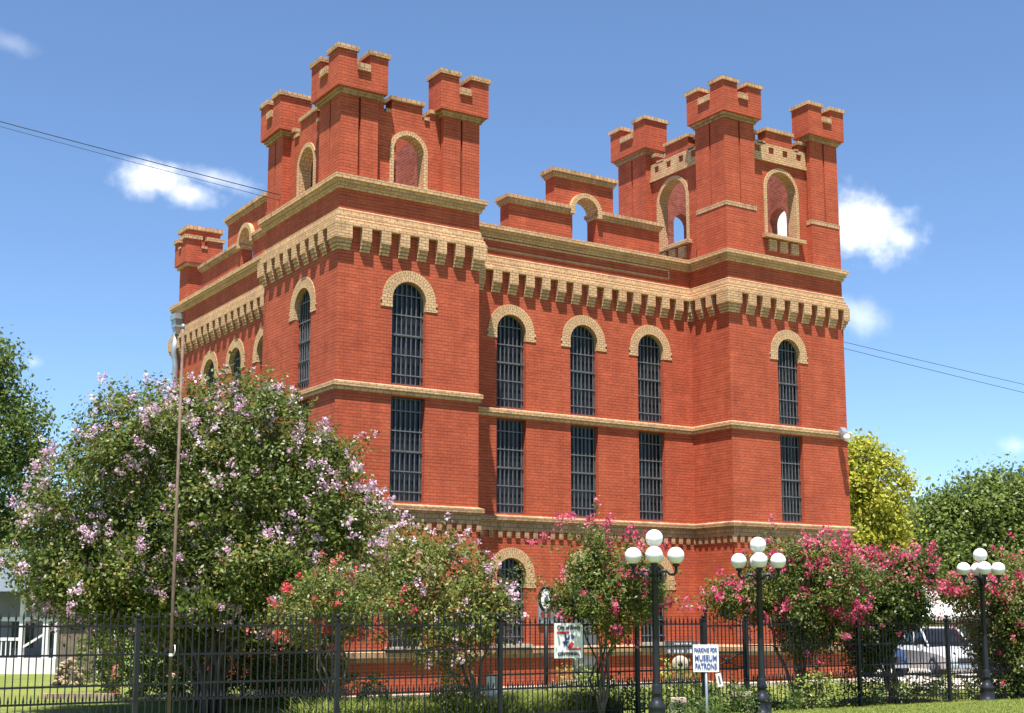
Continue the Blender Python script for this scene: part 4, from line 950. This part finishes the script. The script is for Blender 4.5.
def oval_post():
    p = on_ground(546, 29); r = thing('oval_sign_post', p, 'black post topped by a white oval panel in a dark ring', 'sign post', None, facing(p)); k = 29 / F_PX; zc = 1.02 + (617.7 - 599) * k - p.z
    m = MB(); m.tube([(0, 0, -.2), (0, 0, zc - .2)], .05, 10); m.lathe([(.09, 0), (.09, .12), (.05, .16)], (0, 0, 0), 12); m.build('pole', M_IRON, r, True, False)
    m = MB(); rx, rz = 6.2 * k, 11.5 * k; m.tube([(rx * math.cos(a), 0, zc + rz * math.sin(a)) for a in [2 * math.pi * i / 24 for i in range(25)]], .035, 8); m.build('ring', M_IRON, r, True, False)
    m = MB(); n = 24; m.face([(rx * .78 * math.cos(2 * math.pi * i / n), -.02, zc + rz * .84 * math.sin(2 * math.pi * i / n)) for i in range(n)]); m.face([(rx * .78 * math.cos(2 * math.pi * i / n), .02, zc + rz * .84 * math.sin(2 * math.pi * i / n)) for i in range(n)]); pn = m.build('panel', M_WHITE, r, True, False)
    m = MB(); flat_poly(m, [(-.05, zc - .1), (.02, zc - .13), (.06, zc - .02), (.03, zc + .1), (-.0, zc + .05), (-.03, zc + .02)], -.023); m.build('emblem', M_SLATE, pn, True, False)
    m = MB(); m.box(-.1, .1, -.03, .03, zc - rz - .16, zc - rz - .03); m.build('collar', plain('dark_red_paint', (.20, .02, .02)), r, True, False)
oval_post()
def plaque():
    x, z = onY_(551, 611, D0); r = thing('wall_plaque', (x, D0 - .03, z), 'grey framed plaque mounted on the jail wall behind the oval sign post', 'plaque')
    m = MB()
    for a, b, c, d in ((-.48, .48, .28, .36), (-.48, .48, -.36, -.28), (-.48, -.40, -.28, .28), (.40, .48, -.28, .28)): m.box(a, b, -.04, .025, c, d)
    m.build('frame', M_PIPE, r, True, False); m = MB(); m.box(-.40, .40, -.015, .02, -.28, .28); m.build('panel', M_DOOR, r, True, False)
def onY_(px, py, y):
    d = view_dir(px, py); t = (y - CAM.y) / d.y; q = CAM + d * t; return q.x, q.z
plaque()
def flat_stone(px, py, D, w, d_, h, label, mat, tilt=0):
    p = on_ground(px, D); k = D / F_PX; zt = 1.02 - (py - 617.7) * k - p.z
    r = thing('stone_bench', p, label, 'bench', None, facing(p) + tilt)
    m = MB(); m.obox((0, 0, zt - h / 2), (1, 0, 0), (0, 1, 0), (0, 0, 1), w / 2, d_ / 2, h / 2); m.build('seat', mat, r, True, False)
    for sx in (-1, 1):
        m = MB(); m.obox((sx * w * .3, 0, (zt - h) / 2 - .1), (1, 0, 0), (0, 1, 0), (0, 0, 1), .06, d_ * .35, (zt - h) / 2 + .1); m.build('leg', M_CONC, r, True, False)
flat_stone(676, 695, 26.4, .30, .3, .08, 'small pinkish stone bench left of the parking sign pole', M_PINKST, .15)
flat_stone(738, 689, 27.6, .42, .3, .09, 'low pinkish stone bench inside the gate', M_PINKST, .05)
def headstone():
    p = on_ground(492, 25.4); r = thing('headstone', p, 'white rounded headstone standing in the grass behind the fence', 'headstone', None, facing(p) + .2); k = 25.4 / F_PX; zt = 1.02 - (672 - 617.7) * k - p.z
    w = .10; pts = [(-w, -.1), (w, -.1)] + [(w * math.cos(math.pi * i / 10), zt - w + w * math.sin(math.pi * i / 10)) for i in range(11)]
    m = MB(); n = len(pts); m.face([(x, -.04, z) for x, z in pts]); m.face([(x, .04, z) for x, z in reversed(pts)])
    for i in range(n):
        a, b = pts[i], pts[(i + 1) % n]; m.face([(a[0], -.04, a[1]), (b[0], -.04, b[1]), (b[0], .04, b[1]), (a[0], .04, a[1])])
    m.build('slab', M_HEAD, r, True, False); m = MB(); m.box(-.15, .15, -.09, .09, -.1, .06); m.build('plinth', M_CONC, r, True, False)
headstone()
def plough():
    p = on_ground(528, 28.5); r = thing('walking_plough', p, 'old dark iron plough lying in front of the jail wall', 'plough', None, facing(p)); k = 28.5 / F_PX
    m = MB(); m.tube([(-.85, 0, .12), (-.5, 0, .38), (-.1, 0, .44), (.3, .05, .3), (.75, .1, .14), (1.0, .12, .1)], [.035, .04, .045, .04, .035, .03], 8); m.build('beam', M_IRON, r, True, False)
    m = MB(); m.tube([(-.1, .1, .42), (.3, .3, .5), (.8, .4, .62)], .022, 6); m.tube([(-.1, -.1, .42), (.3, -.2, .5), (.8, -.25, .62)], .022, 6); m.build('handles', M_WOOD, r, True, False)
    m = MB(); m.face([(-.1, -.05, .3), (.25, -.18, .0), (-.45, -.02, -.02)]); m.face([(-.1, -.02, .3), (-.45, .02, -.02), (.25, -.12, .0)]); m.build('share', M_RUST, r, True, False)
plough()
# rusty pipe pole, close to the camera at the left
p = on_ground(172.3, 19.5); r = thing('rusty_pole', p, 'tall thin rusty pipe pole standing in front of the big lavender tree', 'pole')
m = MB(); k = 19.5 / F_PX; zt = 1.02 + (617.7 - 325) * k; t = on_ground(180.5, 19.5)
m.tube([(0, 0, -.3), (0, 0, 2.2 - p.z * 0), (0, 0, zt - p.z)], [.026, .025, .021], 10); m.build('pipe', M_RUST, r, True, False)
m = MB(); m.tube([(.03, -.02, 1.35), (.05, -.03, 1.42), (.04, -.03, 1.5)], .008, 6); m.lathe([(.03, -.02), (.03, .02)], (0, 0, 1.36), 10); m.build('cleat', M_WHITEW, r, True, False)
m = MB(); m.lathe([(.026, 0), (.03, .01), (.03, .05), (.001, .06)], (0, 0, zt - p.z), 10); m.build('cap', M_PIPE, r, True, False)

# ------------------------------------------------------------------ utility wires
def wire(name, label, a, b, sag, r=.012):
    a, b = Vector(a), Vector(b); m = MB(); m.tube([a.lerp(b, i / 20) - Vector((0, 0, sag * 4 * (i / 20) * (1 - i / 20))) for i in range(21)], r, 6)
    o = m.build(name, M_BLACK, None, uv=False); tag(o, label, 'wire', 'overhead wires'); return o
aL = Vector((-.03, 4.45, 13.02))
wire('overhead_wire', 'upper of the two dark wires running from the left edge to the near tower', at(-760, -92, 27), at(292, 198, 38.0), .12)
wire('overhead_wire', 'lower of the two dark wires running from the left edge to the near tower', at(-760, -91, 27), at(290, 203, 38.0), .14, .007)
wire('overhead_wire', 'upper of the two thin wires leaving the right side of the jail', (B1 + .02, 2.5, at(846, 341, 47).z + .38), at(1560, 497, 56), .22, .009)
wire('overhead_wire', 'lower of the two thin wires leaving the right side of the jail', (B1 + .02, 2.5, at(846, 348, 47).z + .42), at(1560, 509, 56), .24, .009)
# ------------------------------------------------------------------ neighbours at the left
def left_house():
    b = on_ground(30, 54); r = thing('porch_house', b, 'pale grey house with a white framed porch behind the fence at far left', 'house', None, -YAW); k = 54 / F_PX
    X = lambda px: (px - 30) * k; Z = lambda py: 1.02 - (py - 617.7) * k - b.z
    gr = plain('pale_grey_siding', (.20, .215, .23), .8, 0, .12, 1.5); rf = plain('blue_grey_shingle', (.10, .125, .15), .9, 0, .15, 3)
    m = MB(); m.box(X(-160), X(56), 2.2, 8, -.3, Z(585)); m.build('wall', gr, r, True)
    m = MB(); y0, y1 = -.4, 8.4; zr, ze = Z(545), Z(592)
    m.face([(X(-170), y0, ze), (X(62), y0, ze), (X(62), 4, zr), (X(-170), 4, zr)]); m.face([(X(-170), y1, ze), (X(-170), 4, zr), (X(62), 4, zr), (X(62), y1, ze)]); m.face([(X(62), y0, ze), (X(62), y1, ze), (X(62), 4, zr)]); m.face([(X(-170), y0, ze), (X(-170), 4, zr), (X(-170), y1, ze)]); m.face([(X(-170), y0, ze - .02), (X(62), y0, ze - .02), (X(62), y1, ze - .02), (X(-170), y1, ze - .02)]); m.build('roof', rf, r, True)
    m = MB(); m.box(X(-160), X(58), -.1, 2.2, -.3, Z(657)); m.build('porch_floor', M_WHITEW, r, True)
    for px, w in ((22, .09), (46, .11), (-30, .09), (56, .05)):
        m = MB(); m.box(X(px) - w, X(px) + w, 0, .2, Z(657), ze - .03); m.build('porch_post', M_WHITEW, r, True)
    m = MB(); m.box(X(-30), X(22) - .1, .05, .12, Z(640), Z(637)); m.box(X(-160), X(56), -.02, 0.04, Z(621), Z(617)); m.obox((X(34), .05, Z(640)), Vector((.8, 0, .5)).normalized(), (0, 1, 0), Vector((-.5, 0, .8)).normalized(), .5, .03, .04)
    for i in range(9): m.box(X(-20 + i * 4.5) - .02, X(-20 + i * 4.5) + .02, .07, .1, Z(655), Z(640))
    m.build('railing', M_WHITEW, r, True)
    m = MB()
    for px in (4, 36): m.box(X(px) - .45, X(px) + .45, 2.17, 2.19, Z(648), Z(622))
    m.build('window', M_GLASS, r, True, False)
left_house()
def shed():
    b = on_ground(82, 46); r = thing('board_shed', b, 'weathered brown board shed behind the fence, left of the jail', 'shed', None, -YAW); k = 46 / F_PX; X = lambda px: (px - 82) * k; Z = lambda py: 1.02 - (py - 617.7) * k - b.z
    m = MB(); n = 11
    for i in range(n):
        x0 = X(60) + i * (X(104) - X(60)) / n; m.box(x0, x0 + (X(104) - X(60)) / n - .012, random.uniform(0, .012), .04, -.2, Z(612) + random.uniform(-.03, .03))
    m.box(X(60), X(104), .05, 2.6, -.2, Z(612)); m.build('wall', M_WOOD, r, True)
    m = MB(); m.face([(X(57), -.2, Z(613)), (X(107), -.2, Z(613)), (X(107), 2.9, Z(600)), (X(57), 2.9, Z(600))]); m.face([(X(57), -.2, Z(613) - .06), (X(57), 2.9, Z(600) - .06), (X(107), 2.9, Z(600) - .06), (X(107), -.2, Z(613) - .06)]); m.face([(X(57), -.2, Z(613)), (X(107), -.2, Z(613)), (X(107), -.2, Z(613) - .06), (X(57), -.2, Z(613) - .06)]); m.build('roof', M_RUST, r, True)
    m = MB(); m.box(X(99), X(100.5), -.06, -.02, -.1, Z(622)); m.build('corner_trim', M_WHITEW, r, True)
shed()
def stones():
    b = on_ground(72, 44); r = thing('stone_pile', b, 'pile of tan field stones stacked against the board shed', 'stone pile', None, -YAW); k = 44 / F_PX
    m = MB()
    for i in range(95):
        x = random.uniform(-14, 14) * k; h = (1 - (abs(x) / (17 * k)) ** 2) * 27 * k; z = random.uniform(0, max(.05, h)); s = random.uniform(.05, .10)
        n0 = len(m.v); m.sphere((x, random.uniform(-.25, .1) - (h - z) * .1, z), s, 7, 5, random.uniform(.55, .85))
        for q in range(n0, len(m.v)): m.v[q] = tuple(c + random.uniform(-.015, .015) for c in m.v[q])
    for f in list(m.sm): m.sm.discard(f)
    m.build('stones', M_STONE, r, True, False)
stones()
def edging():
    b = on_ground(84, 36); r = thing('bed_edging', b, 'low curved line of pale stone edging round a bed under the lavender tree', 'edging', None, -YAW); k = 36 / F_PX; m = MB()
    for i in range(15):
        x = (-34 + i * 4.8) * k; m.obox((x, .25 * math.sin(i / 14 * 3.1), .05), Vector((1, .1 * math.cos(i * .2), 0)).normalized(), (0, 1, 0), (0, 0, 1), 2.25 * k, .09, .09)
    m.build('stones', M_STONE, r, True, False)
edging()
def pump():
    b = on_ground(118, 38); r = thing('hand_pump', b, 'slim old pump post with a white lamp head and red base behind the fence', 'pump', None, facing(b)); k = 38 / F_PX; Z = lambda py: 1.02 - (py - 617.7) * k - b.z
    m = MB(); m.tube([(0, 0, Z(664)), (0, 0, Z(640))], .06, 10); m.build('column', M_IRON, r, True, False)
    m = MB(); m.lathe([(.13, -.1), (.13, .2), (.10, .25), (.10, Z(664)), (.06, Z(663))], (0, 0, 0), 12); m.build('pedestal', plain('faded_red_paint', (.34, .09, .06), .7, 0, .3), r, True, False)
    m = MB(); m.lathe([(.05, 0), (.10, .05), (.11, .3), (.07, .36), (.001, .37)], (0, 0, Z(640)), 12); m.build('head', M_WHITE, r, True, False)
    m = MB(); m.tube([(.05, 0, Z(645)), (.18, 0, Z(648)), (.22, 0, Z(660))], .016, 6); m.build('handle', M_IRON, r, True, False)
pump()
# ------------------------------------------------------------------ neighbours at the right: low building, cars
def right_house():
    b = on_ground(935, 66); r = thing('metal_roof_house', b, 'low beige house with a white metal roof behind the parked white car', 'house', None, -YAW); k = 66 / F_PX; X = lambda px: (px - 935) * k; Z = lambda py: 1.02 - (py - 617.7) * k - b.z
    beige = plain('beige_siding', (.42, .35, .22), .85, 0, .08, 2)
    m = MB(); m.box(X(880), X(1010), .5, 9, -.3, Z(617)); m.build('wall', beige, r, True)
    m = MB(); ze, zr = Z(616.5), Z(584); x0, x1 = X(872), X(1018)
    m.face([(x0, -.1, ze), (x1, -.1, ze), (x1, 5, zr), (x0, 5, zr)]); m.face([(x0, 10, ze), (x0, 5, zr), (x1, 5, zr), (x1, 10, ze)]); m.face([(x0, -.1, ze), (x0, 5, zr), (x0, 10, ze)]); m.face([(x1, -.1, ze), (x1, 10, ze), (x1, 5, zr)]); m.face([(x0, -.1, ze - .02), (x0, 10, ze - .02), (x1, 10, ze - .02), (x1, -.1, ze - .02)])
    for i in range(24): m.box(x0 + (i + .5) * (x1 - x0) / 24 - .02, x0 + (i + .5) * (x1 - x0) / 24 + .02, -.11, -.08, ze - .16, ze)
    m.box(x0, x1, -.13, -.11, ze - .17, ze + .01); m.build('roof', plain('dull_white_metal_roof', (.50, .49, .47), .6, 0, .12, 1.2), r, True)
    m = MB(); m.box(X(955), X(972), .47, .49, Z(660), Z(626)); m.build('door', M_DOOR, r, True, False)
right_house()
def car(label, loc, rz, paint):
    r = thing('parked_car', loc, label, 'car', 'cars parked on the drive', rz)
    # x forward; sections: (x, half width, sill z, shoulder z)
    S = [(-2.35, .72, .50, .92), (-2.25, .86, .36, 1.02), (-1.6, .93, .30, 1.08), (-.6, .95, .28, 1.08), (.6, .95, .28, 1.06), (1.0, .94, .28, 1.04), (1.75, .90, .30, .98), (2.25, .80, .36, .86), (2.38, .66, .45, .74)]
    m = MB(); rings = []
    for x, w, z0, z1 in S: rings.append([(x, -w * .92, z0), (x, -w, z0 + .16), (x, -w, z1 - .16), (x, -w * .9, z1), (x, 0, z1 + .04), (x, w * .9, z1), (x, w, z1 - .16), (x, w, z0 + .16), (x, w * .92, z0)])
    for A, B in zip(rings[:-1], rings[1:]):
        for i in range(8): m.face([A[i], B[i], B[i + 1], A[i + 1]], smooth=False)
        m.face([A[8], B[8], B[0], A[0]])
    m.face(rings[0]); m.face(list(reversed(rings[-1]))); bd = m.build('body', paint, r, True, False)
    cab = [(-2.2, .80, 1.04), (.85, .82, 1.06)]; top = [(-1.85, .66, 1.68), (-.1, .68, 1.72)]
    m = MB()
    (xb0, wb0, zb0), (xb1, wb1, zb1) = cab; (xt0, wt0, zt0), (xt1, wt1, zt1) = top
    q = lambda x, y, z: (x, y, z)
    m.face([q(xt0, -wt0, zt0), q(xt1, -wt1, zt1), q(xt1, wt1, zt1), q(xt0, wt0, zt0)])
    th = .07
    def pillar(a, b): m.tube([a, b], .045, 6)
    for s in (-1, 1):
        pillar(q(xb0, s * wb0, zb0), q(xt0, s * wt0, zt0)); pillar(q(xb1, s * wb1, zb1), q(xt1, s * wt1, zt1)); pillar(q(xt0, s * wt0, zt0), q(xt1, s * wt1, zt1)); pillar(q(-.55, s * .81, 1.06), q(-.7, s * .67, 1.70)); pillar(q(-1.5, s * .8, 1.06), q(-1.4, s * .66, 1.68))
    m.tube([q(xt0, -wt0, zt0), q(xt0, wt0, zt0)], .05, 6); m.tube([q(xt1, -wt1, zt1), q(xt1, wt1, zt1)], .05, 6); m.build('roof', paint, r, True, False)
    g = MB()
    for s in (-1, 1): g.face([q(xb0, s * wb0 * .99, zb0), q(xb1, s * wb1 * .99, zb1), q(xt1, s * wt1 * .99, zt1), q(xt0, s * wt0 * .99, zt0)])
    g.build('side_windows', M_GLASS, r, True, False)
    g = MB(); g.face([q(xb1 - .01, -wb1, zb1), q(xb1 - .01, wb1, zb1), q(xt1 - .01, wt1, zt1), q(xt1 - .01, -wt1, zt1)]); g.build('windscreen', M_GLASS, r, True, False)
    g = MB(); g.face([q(xb0 + .01, -wb0, zb0), q(xb0 + .01, wb0, zb0), q(xt0 + .01, wt0, zt0), q(xt0 + .01, -wt0, zt0)]); g.build('rear_window', M_GLASS, r, True, False)
    for sx in (-1.45, 1.45):
        for sy in (-1, 1):
            m = MB(); m.lathe([(.2, -.11), (.33, -.12), (.36, -.06), (.36, .06), (.33, .12), (.2, .11)], (sx, sy * .86, .36), 20, 'y'); wh = m.build('wheel', M_BLACK, r, True, False)
            m = MB(); m.lathe([(.001, .0), (.06, .03), (.2, 0), (.21, -.05)], (sx, sy * .97, .36), 16, 'y'); m.build('rim', M_PIPE, wh, True, False)
    for sy in (-1, 1):
        m = MB(); m.sphere((2.2, sy * .62, .74), .12, 12, 8, .7); m.build('headlight', M_GLOBE, r, True, False)
        m = MB(); m.box(-2.36, -2.22, sy * .74 - .07, sy * .74 + .07, .74, .98); m.build('tail_light', M_RED, r, True, False)
        m = MB(); m.box(.55, .68, sy * 1.02 - .09, sy * 1.02 + .09, 1.02, 1.14); m.build('mirror', paint, r, True, False)
    m = MB(); m.box(2.30, 2.43, -.45, .45, .52, .70); m.build('grille', M_BLACK, r, True, False); m = MB(); m.box(2.28, 2.46, -.8, .8, .34, .48); m.build('front_bumper', M_PIPE, r, True, False); m = MB(); m.box(-2.46, -2.3, -.8, .8, .40, .55); m.build('rear_bumper', M_PIPE, r, True, False)
    return r
carp = plain('silver_white_car_paint', (.52, .53, .55), .25, 0, spec=.6); carb = plain('dark_blue_car_paint', (.02, .045, .12), .25, 0, spec=.6)
car('silver white sport utility car parked on the drive at the right', on_ground(939, 50), facing(on_ground(939, 50)) - R(90) + R(24), carp)
car('dark blue car mostly hidden behind the jail corner and a crape myrtle', on_ground(861, 51), facing(on_ground(861, 51)) - R(90) + R(20), carb)
